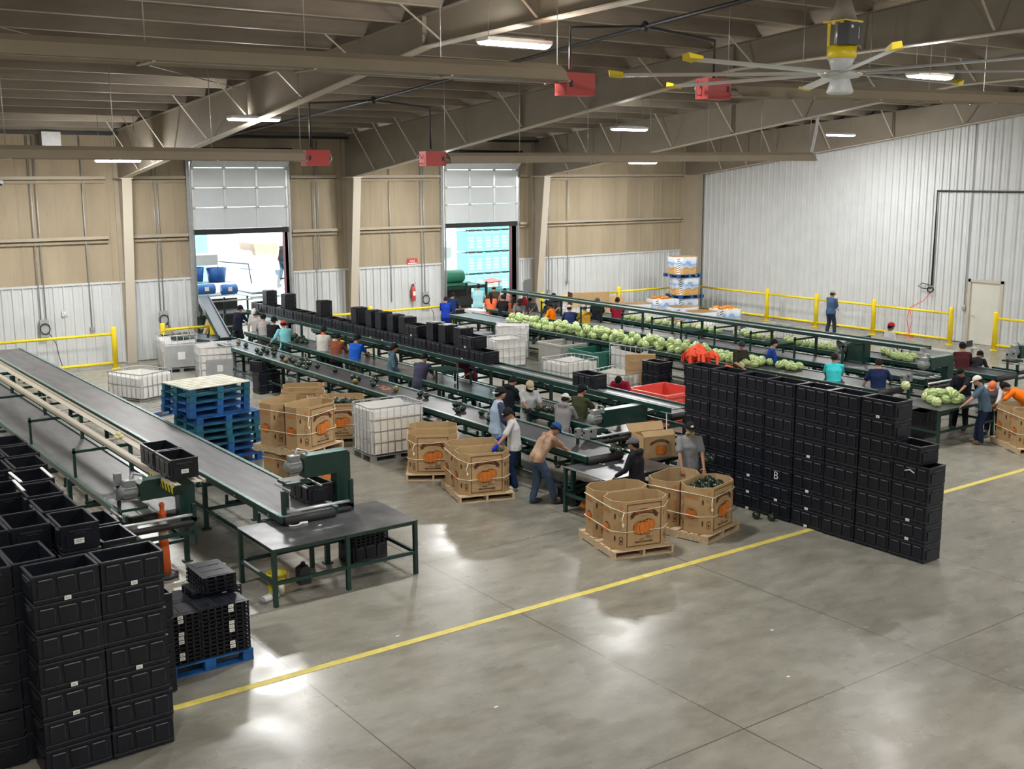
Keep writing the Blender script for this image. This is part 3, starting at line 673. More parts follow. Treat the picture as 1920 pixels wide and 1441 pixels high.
b = MB(); b.tube([(14.36, 22.0, 1.0), (14.36, 22.0, 1.62), (14.36, 22.6, 1.62), (15.1, 22.6, 1.45)], .022, 'pipe', 8); tag(b.build('hand_loop'), 'dark bent pipe rising from the packing bed rail right of the grey-purple tee', 'pipe')
# short plates bridging the crate shelf, and the cream squash left on line one
for (x, y) in ((14.6, 22.9), (24.4, 21.0), (24.4, 24.3)):
    b = MB(); b.box(-.3, -.35, 0, .3, .35, .02, 'green'); b.box(-.3, -.36, -.06, .3, -.33, .02, 'green')
    for s_ in (-.27, .27): b.box(s_ - .02, -.02, -.32, s_ + .02, .02, 0, 'green')
    o = b.build('side_shelf', loc=(x, y, 1.34)); tag(o, {14.6: 'small green side shelf beside the packers of dark squash', 24.4: 'small green side shelf on the melon line nearer the camera' if y < 22 else 'small green side shelf on the melon line farther from the camera'}[x], 'shelf')

def switch(b, x, y, z, s=1.0):
    b.box(x - .05 * s, y - .05, z - .09 * s, x + .05 * s, y + .04, z + .09 * s, 'motor'); b.lathe([(.025, 0), (.025, .04), (0, .045)], 'red', c=(x - .05 * s, y, z + .03), n=10, axis='x')
def motor(b, x, y, z, r=0.15, L=0.36, ax='x'):
    r *= .8; L *= .85
    b.lathe([(0, -L / 2), (r * .7, -L / 2), (r, -L / 2 + .03), (r, L / 2 - .05), (r * .6, L / 2), (0, L / 2)], 'motor', c=(x, y, z) if ax == 'x' else (x, y, z), n=20, axis=ax)
    for k in range(10):
        a = 2 * PI * k / 10
        if ax == 'x': b.bar((x - L / 2 + .04, y + r * cos(a), z + r * sin(a)), (x + L / 2 - .06, y + r * cos(a), z + r * sin(a)), .012, .03, 'motor', up=(0, cos(a), sin(a)))
    b.box(x - .08, y - .07, z + r - .02, x + .08, y + .07, z + r + .07, 'motor'); b.box(x - .05, y - .04, z + r + .07, x + .05, y + .04, z + r + .075, 'sticker')
def drive(x0, x1, y, zt, label, hz=0.34, legz=0.85, lx=None, post=None, sw=(), haz=False):
    """green guard box across the head of a belt, with a hanging leg, a motor and switches"""
    r = empty('drive_unit', (x0, y, 0)); tag(r, label, 'machine'); w = x1 - x0
    b = MB(); c = 0.05
    poly = [(0, zt - hz), (0, zt - c), (c, zt), (w - c, zt), (w, zt - c), (w, legz), (w - .24, legz), (w - .24, zt - hz)]
    b.prism(poly, -0.10, 0.10, 'green', f=lambda x, y_, z_: (x, z_, y_)); b.box(c, -.101, zt - .001, w - c, .101, zt + .004, 'greenl'); b.build('belt_guard', r)
    b = MB(); motor(b, -0.12, 0.02, zt - 0.16, 0.13, 0.34); b.box(-.3, -.12, zt - .42, .1, .25, zt - .38, 'green')
    for s_ in (-.28, .0, .25): b.tube([(s_ - .05, -.25, zt - .45), (s_ - .05, .25, zt - .45)], .018, 'galv', 8)
    b.build('motor', r)
    b = MB(); b.tube([(-.1, 0, zt), (-.05, .05, zt + .1), (.1, .05, zt + .05), (.15, .05, zt - .05)], .02, 'galv', 6); b.build('conduit', r)
    for (sx, sy, szz) in sw: b = MB(); switch(b, sx - x0, sy - y, szz); b.build('switch_box', r)
    if sw: b = MB(); sx, sy, szz = sw[0]; b.box(sx - x0 - .025, sy - y - .02, .95, sx - x0 + .025, sy - y + .02, szz, 'pipe'); b.build('switch_post', r)
    b = MB()
    for s_ in (-.45, w - .1): b.box(s_ - .03, -.32, .55, s_ + .03, -.26, zt - .42, 'green'); b.box(s_ - .03, -.32, .92, s_ + .03, .4, .98, 'green')
    b.tube([(-.42, -.29, 1.02), (w - .12, -.29, 1.02)], .025, 'alu', 8); b.tube([(-.42, -.29, .9), (w - .12, -.29, .9)], .05, 'rubber', 10)
    b.box(-.45, -.3, .72, w - .1, -.27, .78, 'green'); b.build('head_frame', r)
    return r
drive(7.24, 8.02, 15.5, 1.78, 'green drive housing over the near end of the long grey conveyor, by the steel table', sw=((7.0, 15.55, 1.32),))
drive(4.96, 5.78, 16.25, 1.60, 'green drive housing at the end of the far-left belt behind the orange delineator', hz=0.3, legz=0.88, sw=((4.72, 16.4, 1.62), (4.72, 16.4, 1.40)))
drive(14.1, 15.25, 16.5, 1.46, 'green drive housing with round grey motor beside the olive-shirted packer', legz=0.5, sw=((13.2, 16.1, 1.2), (13.4, 16.1, 1.15), (13.58, 16.1, 1.15)))
drive(24.1, 25.05, 16.0, 1.58, 'green drive housing with grey motor right of the navy-shirted worker', hz=0.26, legz=0.75, sw=((23.0, 15.9, 1.2), (23.25, 15.9, 1.2)))
drive(27.9, 29.3, 15.9, 1.55, 'green drive housing with grey motor at the right edge above the orange-shirted worker', legz=0.75, sw=((27.3, 15.8, 1.35), (27.6, 15.8, 1.35)))
r = empty('drive_unit', (25.6, 19.2, 0)); tag(r, 'large green plate housing with tangled hoses in the middle of the melon line', 'machine')
b = MB(); b.prism([(-.6, .9), (-.5, 1.45), (-.1, 1.62), (.45, 1.62), (.45, .5), (.15, .5), (.15, .9)], -.1, .1, 'green', f=lambda x, y, z: (x, z, y)); b.build('guard_plate', r)
b = MB()
for k in range(9): b.tube([(-.9 + .05 * sin(k * 3), -.1, 1.2 + .1 * cos(k)), (-.8 + .1 * cos(k * 2), 0, 1.5 + .08 * sin(k * 1.7)), (-.55, -.05, 1.35 + .1 * sin(k)), (-.5 + .1 * cos(k), .05, 1.2)], .022, 'motor', 6)
motor(b, -.75, 0, 1.15, .14, .34); b.build('motor', r)

# incline feeding line two from the left dock door, and yard feed table
b = MB(); b.bar((14.35, 38.2, 1.85), (13.15, 33.3, 1.04), 0.30, 0.05, 'beltd'); 
for s_ in (-.18, .18): b.bar((14.35 + s_, 38.2, 1.83), (13.15 + s_, 33.3, 1.04), 0.04, 0.20, 'green')
for (x, y, z) in ((13.4, 36.2, 1.4), (14.3, 36.2, 1.4), (12.95, 34.2, 1.1), (13.8, 34.2, 1.1)): b.box(x - .03, y - .03, 0, x + .03, y + .03, z, 'green')
tag(b.build('incline_conveyor'), 'green inclined feed conveyor coming in through the left dock door', 'conveyor')

b = MB(); b.bar((12.35, 35.6, .98), (13.1, 33.4, .98), .85, .04, 'beltd')
for s_ in (-.45, .45): b.bar((12.35 + s_, 35.6, .95), (13.1 + s_, 33.4, .95), .05, .12, 'green')
for (x, y) in ((12.0, 35.2), (12.8, 35.4), (12.75, 33.7), (13.5, 33.8)): b.box(x - .03, y - .03, 0, x + .03, y + .03, .92, 'green')
tag(b.build('feed_conveyor'), 'short angled dark belt feeding the squash line beside the white totes', 'conveyor')

# steel work tables
def table(x0, y0, w, d, z, label, legs=None, top='sheet', shelf=False):
    r = empty('work_table', (x0, y0, 0)); tag(r, label, 'table')
    b = MB(); b.box(0, 0, z - .012, w, d, z, top); b.box(0.03, .02, z - .07, w - .03, .06, z - .012, 'green'); b.box(0.03, d - .06, z - .07, w - .03, d - .02, z - .012, 'green'); b.build('table_top', r)
    for x in (legs or (0.03, w / 2, w - .03)):
        for y in (.04, d - .04):
            b = MB(); b.box(x - .03, y - .03, 0, x + .03, y + .03, z - .012, 'green'); b.build('leg', r)
    b = MB()
    for y in (.04, d - .04): b.box(.03, y - .022, .32, w - .03, y + .022, .37, 'green')
    for x in (.03, w - .03): b.box(x - .022, .04, .32, x + .022, d - .04, .37, 'green')
    b.build('lower_rail', r)
    return r
table(6.13, 14.16, 2.36, 1.28, 0.86, 'low dark steel table with green legs standing empty in the open floor')
table(12.27, 14.2, 1.6, 1.18, 0.84, 'steel table behind the pumpkin bins where the worker in the grey cap stands', legs=(.03, 1.57))
table(21.9, 14.15, 2.2, 1.15, 0.85, 'steel table with a heap of green melons at right', legs=(.03, 2.17))
table(13.95, 14.75, 0.95, .7, 0.82, 'small green-legged table between the grey-shirted man and the crate wall', legs=(.03, .92), top='beltd')

# ================================================================== BLACK CRATES
def crate_mesh(L=.655, Wd=.43, H=.307, name='crate'):
    b = MB(); t = .016; x, y = L / 2 - .006, Wd / 2 - .006; z0, z1 = .012, H
    b.box(-x + .02, -y + .02, 0, x - .02, y - .02, .02, 'black')
    b.box(-x, -y, z0, x, -y + t, z1 - .004, 'black'); b.box(-x, y - t, z0, x, y, z1 - .004, 'black')
    b.box(-x, -y + t, z0, -x + t, y - t, z1 - .004, 'black'); b.box(x - t, -y + t, z0, x, y - t, z1 - .004, 'black')
    for yy in (-y, y): s = 1 if yy > 0 else -1; b.box(-x - .004, min(yy - s * .022, yy + s * .006), z1 - .012, x + .004, max(yy - s * .022, yy + s * .006), z1, 'rim')
    for xx in (-x, x): s = 1 if xx > 0 else -1; b.box(min(xx - s * .022, xx + s * .006), -y, z1 - .012, max(xx - s * .022, xx + s * .006), y, z1, 'rim')
    e = .013; n3 = [(-x + .045, -x / 3 - .012), (-x / 3 + .012, x / 3 - .012), (x / 3 + .012, x - .045)]
    for s in (-1, 1):
        for i, (a, c) in enumerate(n3):
            k = .015 if i != 1 else -.0
            yo = s * y; ye = s * (y + e)
            pts = [(a, .075), (a + (.018 if i == 1 else 0), .075), (c, .075)]
            lo = .018 if i == 1 else 0
            poly = [(a + lo, .07), (c - lo, .07), (c, H - .045), (a, H - .045)]
            if s > 0: b.prism(poly, yo, ye, 'black', f=lambda px, pz, py: (px, py, pz))
            else: b.prism(poly, yo, ye, 'black', f=lambda px, pz, py: (px, py, pz))
            b.box(a + .012, min(ye - s * .001, ye + s * .004), H - .056, c - .02, max(ye - s * .001, ye + s * .004), H - .046, 'crestglint'); b.box(c - .012, min(ye - s * .001, ye + s * .002), .09, c - .006, max(ye - s * .001, ye + s * .002), H - .06, 'rim')
        [b.box(q * L - .04, min(s * y, s * (y + .009)), .018, q * L + .04, max(s * y, s * (y + .009)), .045, 'black') for q in (-.38, -.19, .19, .38)]; b.box(-x, min(s * y, s * (y + .011)), .048, x, max(s * y, s * (y + .011)), .060, 'rim')
        xo = s * x; xe = s * (x + e)
        b.box(min(xo, xe), -y + .05, .06, max(xo, xe), y - .05, H - .10, 'black')
        b.box(min(xo, xe), -y + .09, H - .075, max(xo, xe), y - .09, H - .06, 'rim'); b.box(min(xo, xe + s * .004), -.06, H - .1, max(xo, xe + s * .004), .06, H - .092, 'rim')
    return b.mesh(name)
CR = crate_mesh(); CRS = crate_mesh(.46, .38, .36, 'crate_standing')
_st = MB(); _st.box(-.033, -.003, -.021, .033, .002, .021, 'sticker'); _st.box(-.024, -.0036, -.008, .015, -.0031, -.003, 'brownl'); _st.box(-.024, -.0036, .002, .022, -.002, .006, 'brownl'); ST = _st.mesh('sticker')
_st = MB(); _st.box(-.055, -.002, -.03, .055, .002, .03, 'sticker'); _st.box(-.04, -.003, -.01, .02, -.002, -.004, 'brownl'); _st.box(-.04, -.003, .008, .04, -.002, .014, 'brownl'); ST2 = _st.mesh('sticker_large')
def crate(x, y, z, rz, label, group, sticker=0, me=None, rx=None):
    o = bpy.data.objects.new('crate', me or CR); COL.objects.link(o); o.location = (x, y, z); o.rotation_euler = (0, 0, rz)
    if rx: o.rotation_euler = rx
    tag(o, label, 'crate', group)
    if sticker:
        s = bpy.data.objects.new('label_sticker', ST if sticker < 3 else ST2); COL.objects.link(s); s.parent = o
        if sticker == 1: s.location = (0.0, -.222, .034)
        elif sticker == 2: s.location = (.02, -.2245, .19)
        else: s.location = (-.338, 0, .12); s.rotation_euler = (0, 0, -PI / 2)
        s['label'] = 'small white paper sticker'
    return o
rnd = random.Random(3)
# wall of crates in the middle right: eight stacks, each eight high except the last
for c in range(8):
    n = 5 if c == 0 else 8
    for k in range(n):
        y = 9.82 + .667 * c + .333; x = 15.03 + .215 + (.012 * (c % 2)) + rnd.uniform(-.006, .006)
        lab = 'black crate, %s up, in stack %s from the right of the crate wall' % (nth(k) if k else 'lowest', nth(c))
        crate(x, y, k * .3075, -PI / 2 + rnd.uniform(-.008, .008), lab, 'crates in the long crate wall', sticker=1 if rnd.random() < .32 else 0)
crate(15.26, 10.30, 5 * .3075, PI / 2 - .1 + PI / 2 * 0 + .0, 'black crate set crooked on the low right end of the long crate wall', 'crates in the long crate wall', sticker=1)
b = MB()
vs, fs = text_faces('B', .2); b.add([(x, 0, y) for x, y in vs], fs, 'chalk'); bm_ = b.build('chalk_mark', loc=(15.005, 9.82 + .667 * 4 + .33, 2 * .3075 + .17), rz=-PI / 2)
bm_.parent = None; tag(bm_, 'chalk letter B written on the middle of the long crate wall', 'chalk mark')
b = MB(); b.tube([(0, 0, 0), (0, -.09, .03), (0, -.17, -.01)], .012, 'chalk', 6); b.build('chalk_mark', loc=(15.012, 10.25, 4 * .3075 + .2)); tag(bpy.data.objects[-1] if False else [o for o in COL.objects if o.name.startswith('chalk_mark')][-1], 'curved chalk stroke near the low end of the long crate wall', 'chalk mark')

# stacks in the lower left
def stack(x, y, rz, n, where, grp='crate stacks in the lower left', st=0.3, st_kind=1, ztop_drop=0):
    for k in range(n):
        crate(x + rnd.uniform(-.008, .008), y + rnd.uniform(-.008, .008), k * .3075, rz + rnd.uniform(-.02, .02),
              'black crate, %s up in the %s' % ('lowest' if k == 0 else nth(k), where), grp, sticker=st_kind if rnd.random() < st else 0)
stack(3.33, 11.47, 0, 7, 'front stack standing beside the folded crates', st=.6)
stack(2.66, 11.46, 0.03, 7, 'front stack at the bottom left corner', st=.55)
stack(2.06, 12.05, PI / 2, 7, 'narrow stack cut by the left frame edge', st=.2)
stack(2.49, 12.08, PI / 2, 7, 'stack directly behind the left front stack', st=.2)
stack(2.95, 12.1, PI / 2, 6, 'sunken stack directly behind the right front stack', st=.1)
stack(3.22, 13.05, PI / 2 , 7, 'stack topped by the large white label', st=0)
s = bpy.data.objects.new('label_sticker', ST2); COL.objects.link(s); s.parent = [o for o in COL.objects if o.get('label', '').startswith('black crate, seventh up in the stack topped by')][0]; s.location = (-.338, 0.02, .12); s.rotation_euler = (0, 0, -PI / 2); s['label'] = 'large white paper label'
stack(2.75, 13.3, PI / 2, 7, 'stack left of the large white label', st=.2, st_kind=3)
stack(2.3, 13.3, PI / 2, 7, 'left-edge stack two from the large label', st=.0)
stack(3.20, 13.77, PI / 2, 7, 'second stack behind the large label', st=0)
stack(3.22, 14.55, PI / 2, 7, 'third stack behind the large label', st=0)
stack(2.76, 14.05, PI / 2, 6, 'sunken stack left of the third row', st=0)
stack(2.35, 14.1, PI / 2, 6, 'sunken stack at the left frame edge, third row', st=0)
stack(3.3, 15.3, PI / 2, 7, 'fourth stack behind the large label', st=0)
stack(2.85, 14.85, PI / 2, 7, 'white-taped stack at the left edge', st=0)
stack(3.42, 16.1, PI / 2, 7, 'fifth stack behind the large label', st=0)
stack(2.95, 16.1, PI / 2, 7, 'left-edge stack beside the fifth', st=0)
stack(3.5, 16.85, PI / 2, 7, 'sixth stack from the front beside the grey belt', st=0)
stack(3.05, 16.9, PI / 2, 7, 'left-edge stack beside the sixth', st=0)
stack(3.5, 17.6, PI / 2, 7, 'rearmost black stack beside the grey belt', st=0)
stack(3.95, 14.15, PI / 2, 5, 'nearer of the two lower stacks', st=.1)
stack(3.97, 14.9, PI / 2, 5, 'farther of the two lower stacks', st=.1)
stack(3.9, 12.75, PI / 2, 4, 'short stack just left of the folded crates', st=.3)
for (x, y, w_) in ((3.3, 15.3, 'the fourth stack behind the large label'), (2.85, 14.85, 'a crate at the left edge')):
    for s in (-1, 1):
        b = MB(); b.bar((s * .19, -.3, .004), (s * .2, .3, .004), .035, .012, 'sticker')
        tag(b.build('white_tape', loc=(x, y, 7 * .3075)), 'scuffed white tape on the %s rim of %s' % ('left' if s < 0 else 'right', w_), 'tape')
# crates on the raised shelves
for k in range(22):
    y = 22.0 + .662 * k + .33
    if y > 36: break
    crate(15.36, y, 1.50, -PI / 2, 'black crate, %s from the near end, lower row on the raised shelf' % nth(k), 'lower row of crates on the raised shelf', sticker=1 if rnd.random() < .25 else 0)
crate(15.36, 18.35, 1.50, -PI / 2, 'single black crate alone on the raised shelf by the leaning maroon worker', 'crates alone on the raised shelf', sticker=1)
for i, (px, py) in enumerate(((862, 649), (833, 641), (810, 634), (757, 622), (735, 617), (712, 611), (694, 607), (666, 602), (600, 585), (533, 570), (498, 562))):
    y = PX(px, py, 15.15).y
    o = crate(15.60 + .0, y + .2, 1.81 + .23, 0, 'black crate stood on end, %s from the near end of the upper row' % nth(i), 'crates stood on end in the upper row', me=CRS, rx=(PI / 2, -PI / 2, PI / 2) if False else None)
    o.rotation_euler = (0, PI / 2, 0); o.location = (15.20, y + .19, 1.808 + .23)
for i, (px, py) in enumerate(((886, 656), (783, 628))):
    y = PX(px, py, 15.15).y
    crate(15.37, y + .33, 1.808, -PI / 2, 'upright open black crate in the upper row, %s' % ('nearest the camera' if i == 0 else 'between crates stood on end'), 'open crates in the upper row', sticker=1)
crate(5.53, 16.15, 1.62, PI / 2, 'near black crate on the hazard-striped end of the far-left raised conveyor', 'two crates on the raised conveyor end', sticker=3)
crate(5.53, 16.85, 1.62, PI / 2, 'rear black crate behind the other on the far-left raised conveyor', 'two crates on the raised conveyor end', sticker=0)
b = MB(); b.box(-.01, 0, 0, .0, 1.05, .11, 'ylw')
for k in range(8): b.add([(-.012, .02 + k * .13, 0), (-.012, .08 + k * .13, 0), (-.012, .14 + k * .13, .11), (-.012, .08 + k * .13, .11)], [(0, 1, 2, 3)], 'pipe')
o = b.build('hazard_strip', parent=sh1); o.location = (-.022, -.05, 1.47); o['label'] = 'yellow and black striped tape'
crate(7.5, 15.75, .99, PI / 2 + .05, 'black crate standing on the belt under the green drive arch', 'crates under the drive arch')
crate(8.15, 15.3, 0, 0.1, 'lower black crate on the floor under the empty steel table', 'crates under the steel table', sticker=0)
for k in range(2): crate(12.72, 29.3, k * .3075, .05, 'black crate, %s of the pair on the floor under the squash conveyor' % ('lower' if k == 0 else 'upper'), 'crates under the squash conveyor', sticker=1)
crate(12.66, 29.35, .62, .5, 'open black crate tilted on top of the pair under the squash conveyor', 'crates under the squash conveyor', sticker=1)
for k in range(1): crate(12.9, 15.75, k * .31, 0.25, 'black crate on the floor behind the leg of the table with the orange pumpkin', 'crates beside the table leg', sticker=2)
for k in range(2): crate(22.7, 15.1, k * .3075, .1, 'black crate, %s of two on the floor behind the melon table leg' % ('lower' if k == 0 else 'upper'), 'crates behind the melon table')
stack(20.45, 20.1, -PI / 2, 4, 'stack under the red rags behind the crate wall', grp='crates under the red rags', st=.0)
stack(20.0, 21.2, -PI / 2, 4, 'dark stack left of the red rags', grp='crates under the red rags', st=.0)

# folded crates on the blue pallet
def folded_mesh(L=.64):
    b = MB(); x = L / 2 - .004; y = .212
    b.box(-x, -y, 0, x, y, .012, 'black'); b.box(-x, -y, .038, x, y, .047, 'black')
    n = 7
    for s in (-1, 1):
        for k in range(n): a = -x + .01 + k * (2 * x - .02) / n; b.box(a, s * y - .008, .004, a + .022, s * y + .008, .046, 'black')
        for k in range(4): a = -y + .01 + k * .12; b.box(s * x - .008, a, .004, s * x + .008, a + .03, .046, 'black')
    for xx in (-.2, 0, .2): b.box(xx - .085, -.15, .047, xx + .085, .15, .051, 'rim'); b.box(xx - .075, -.14, .0505, xx + .075, .14, .052, 'black')
    return b.mesh('folded_crate')
FC = folded_mesh()
def folded(x, y, z, rz, label, grp, st=0):
    o = bpy.data.objects.new('folded_crate', FC); COL.objects.link(o); o.location = (x, y, z); o.rotation_euler = (0, 0, rz); tag(o, label, 'folded crate', grp)
    if st: s = bpy.data.objects.new('label_sticker', ST); COL.objects.link(s); s.parent = o; s.location = (.08, -.2215, .026); s['label'] = 'small white paper sticker'
for k in range(12):
    for (x, y, w_) in ((4.86, 12.98, 'front right'), (4.22, 12.98, 'front left'), (4.3, 13.42, 'rear left')):
        folded(x, y, .16 + .0525 * k, rnd.uniform(-.015, .015), 'folded black crate, %s up in the %s pile on the blue pallet' % ('lowest' if k == 0 else nth(k), w_), 'folded crates on the blue pallet', st=(w_ != 'rear left' and k in (1, 2, 5, 6, 7, 10, 11)))
for k in range(17): folded(4.96, 13.45, .16 + .0525 * k, PI / 2 + rnd.uniform(-.02, .02) if k > 12 else rnd.uniform(-.02, .02), 'folded black crate, %s up in the tall rear pile on the blue pallet' % ('lowest' if k == 0 else nth(k)), 'folded crates on the blue pallet', st=k in (11, 15, 16))
for k in range(5): folded(8.12, 15.2, .31 + .0525 * k, .1, 'folded black crate, %s on the crate under the empty steel table' % ('lowest' if k == 0 else nth(k)), 'folded crates under the steel table', st=k == 4)

# ================================================================== PALLETS AND PUMPKIN BINS
def pallet_mesh(w=1.1, d=1.35, h=.13, m='wood', m2=None, block=False, name='pallet'):
    b = MB(); m2 = m2 or m; n = 7; g = d / n
    for k in range(n): b.box(0, k * g + .008 + (.006 if k % 2 else 0), h - .018, w, (k + 1) * g - .028, h, m2)
    for k in (0, 3, 6): b.box(0, k * g + .01, 0, w, (k + 1) * g - .03, .016, m)
    xs = (0, w / 2 - .02, w - .04)
    if block:
        for x in (0, w / 2 - .07, w - .14):
            for y in (0.008, d / 2 - .07, d - .17): b.box(x, y, .016, x + .14, y + .14, h - .018, m)
            b.box(x, 0.0, h - .034, x + .12, d - .02, h - .018, m)
    else:
        for x in xs: b.box(x, 0.01, .016, x + .04, d - .03, h - .018, m)
    return b.mesh(name)
PW = pallet_mesh(1.08, 1.34, .13, 'wood')
def pallet(x, y, z, rz, label, grp=None, me=None):
    o = bpy.data.objects.new('pallet', me or PW); COL.objects.link(o); o.location = (x, y, z); o.rotation_euler = (0, 0, rz); return tag(o, label, 'pallet', grp)

BW, BD, BH, BC = 1.0, 0.62, .79, .17
def octo(w=BW, d=BD, c=BC, o=0.0):
    w -= 2 * o; d -= 2 * o; c -= o * .6
    return [(-w / 2 + c, -d / 2), (w / 2 - c, -d / 2), (w / 2, -d / 2 + c), (w / 2, d / 2 - c), (w / 2 - c, d / 2), (-w / 2 + c, d / 2), (-w / 2, d / 2 - c), (-w / 2, -d / 2 + c)]
def tubwall(b, h, t=.014, w=BW, d=BD, c=BC, mo='card', mi='cardin'):
    O = octo(w, d, c); I = octo(w, d, c, t); n = 8
    b.add([(x, y, 0) for x, y in O] + [(x, y, h) for x, y in O], [(i, (i + 1) % n, n + (i + 1) % n, n + i) for i in range(n)], mo)
    b.add([(x, y, .02) for x, y in I] + [(x, y, h) for x, y in I], [((i + 1) % n, i, n + i, n + (i + 1) % n) for i in range(n)], mi)
    b.add([(x, y, h) for x, y in O] + [(x, y, h) for x, y in I], [(i, (i + 1) % n, n + (i + 1) % n, n + i) for i in range(n)], mi)
    b.add([(x, y, .02) for x, y in I], [tuple(range(n))], mi)
    b.add([(x, y, 0) for x, y in O], [tuple(range(n))[::-1]], mo)
def bin_mesh():
    b = MB(); tubwall(b, BH)
    def face(p0, p1):
        p0 = Vector((*p0, 0)); p1 = Vector((*p1, 0)); d = (p1 - p0); L = d.length; d /= L; nrm = Vector((d.y, -d.x, 0))
        def F(u, v, k=1): q = p0 + d * (L / 2 + u) + nrm * (.0012 * k); return (q.x, q.y, v)
        return F, L
    def ellp(F, u, v, ru, rv, m, k, n=18): b.add([F(u + ru * cos(2 * PI * i / n), v + rv * sin(2 * PI * i / n), k) for i in range(n)], [tuple(range(n))], m)
    def quad(F, pts, m, k): b.add([F(u, v, k) for u, v in pts], [tuple(range(len(pts)))], m)
    def rect(F, u0, v0, u1, v1, m, k): quad(F, [(u0, v0), (u1, v0), (u1, v1), (u0, v1)], m, k)
    def frame_(F, u0, v0, u1, v1, t, m, k):
        rect(F, u0, v0, u1, v0 + t, m, k); rect(F, u0, v1 - t, u1, v1, m, k); rect(F, u0, v0, u0 + t, v1, m, k); rect(F, u1 - t, v0, u1, v1, m, k)
    def txt(F, s, size, u, v, m, k, arc=0.0):
        vs, fs = text_faces(s, size); b.add([F(u + x, v + y - arc * x * x, k) for x, y in vs], fs, m)
    def pump(F, u, v, r, k, leaf=True):
        ellp(F, u, v, r * 1.06, r * .86, 'brown', k)
        for i, (dx, rw) in enumerate(((-.66, .38), (.66, .38), (-.38, .42), (.38, .42), (0, .36))):
            ellp(F, u + dx * r, v, rw * r + .004, (.80 - abs(dx) * .16) * r, 'brown', k + 1 + i * 2); ellp(F, u + dx * r, v, rw * r, (.78 - abs(dx) * .16) * r, 'orange', k + 2 + i * 2)
        quad(F, [(u - .06 * r, v + .7 * r), (u + .1 * r, v + .7 * r), (u + .02 * r, v + 1.0 * r), (u - .16 * r, v + 1.02 * r)], 'brownl', k + 12)
    def leaf(F, u, v, r, m, k):
        pts = [(0, -1), (.55, -.75), (.95, -.1), (.6, .2), (.65, .75), (.1, .6), (-.4, 1), (-.55, .35), (-1, .1), (-.6, -.5)]
        quad(F, [(u + x * r, v + y * r) for x, y in pts], m, k); quad(F, [(u + x * r * .66, v + y * r * .66) for x, y in pts], 'card', k + 1)
        quad(F, [(u + x * r * .4, v + y * r * .4) for x, y in pts], m, k + 2)
    O = octo()
    for a, c in ((0, 1), (4, 5)):      # wide faces with the banner
        F, L = face(O[a], O[c]); h = L / 2 - .02
        frame_(F, -h, .04, h, BH - .045, .014, 'brown', 1); frame_(F, -h + .022, .06, h - .022, BH - .065, .005, 'brownl', 1)
        n = 16; arc = 1.1     # curved banner
        up = [( -.2 + .4 * i / n, .655 - arc * (-.2 + .4 * i / n) ** 2) for i in range(n + 1)]
        for i in range(n): quad(F, [(up[i][0], up[i][1] - .075), (up[i + 1][0], up[i + 1][1] - .075), up[i + 1], up[i]], 'brown', 2)
        for s in (-1, 1): quad(F, [(s * .17, .56), (s * .20, .61), (s * .265, .545), (s * .235, .53), (s * .25, .49), (s * .18, .52)], 'brown', 2)
        txt(F, 'PUMPKINS', .066, 0, .618, 'orange', 3, arc); txt(F, 'CALABAZAS', .030, 0, .535, 'brownl', 3, .5)
        rect(F, -h + .03, .285, h - .03, .289, 'brownl', 2)
        for v in (.13, .165, .20, .235): rect(F, -h + .03, v, -.12, v + .003, 'brownl', 2); rect(F, .14, v + .01, h - .03, v + .013, 'brownl', 2)
        pump(F, .075, .385, .115, 3); pump(F, -.045, .35, .135, 18)
        ellp(F, .10, .23, .06, .05, 'brownl', 33); ellp(F, .12, .235, .035, .03, 'card', 34)
        rect(F, -.16, .10, .16, .125, 'brown', 3); txt(F, 'PRODUCE OF USA', .022, 0, .112, 'card', 4)
        ellp(F, -.04, .155, .05, .006, 'brown', 3)
    for a, c in ((2, 3), (6, 7)):      # narrow end faces
        F, L = face(O[a], O[c])
        txt(F, 'FRESH', .085, 0, .60, 'orange', 2); pump(F, 0, .33, .10, 3); rect(F, -.07, .12, .07, .124, 'brownl', 2); rect(F, -.05, .14, .05, .143, 'brownl', 2)
    for a, c in ((1, 2), (3, 4), (5, 6), (7, 0)):
        F, L = face(O[a], O[c])
        for u, v, r, m in ((.05, .69, .032, 'orange'), (-.05, .65, .026, 'brownl'), (.03, .56, .024, 'brownl'), (.05, .43, .032, 'orange')): leaf(F, u, v, r, m, 2)
        ellp(F, -.055, .54, .016, .05, 'brown', 2); ellp(F, -.055, .18, .016, .05, 'brown', 2)
        quad(F, [(.02, .08), (.08, .08), (.085, .20), (.05, .22), (.015, .20)], 'brown', 2); quad(F, [(.03, .09), (.07, .09), (.075, .19), (.05, .205), (.025, .19)], 'card', 3); ellp(F, .05, .14, .014, .03, 'brown', 4)
        rect(F, -.07, .36, -.02, .366, 'brownl', 2); rect(F, -.07, .335, -.03, .34, 'brownl', 2)
    return b.mesh('pumpkin_bin')
BIN = bin_mesh()
def strap(b, rz, pts, z, sag=.02):
    pass
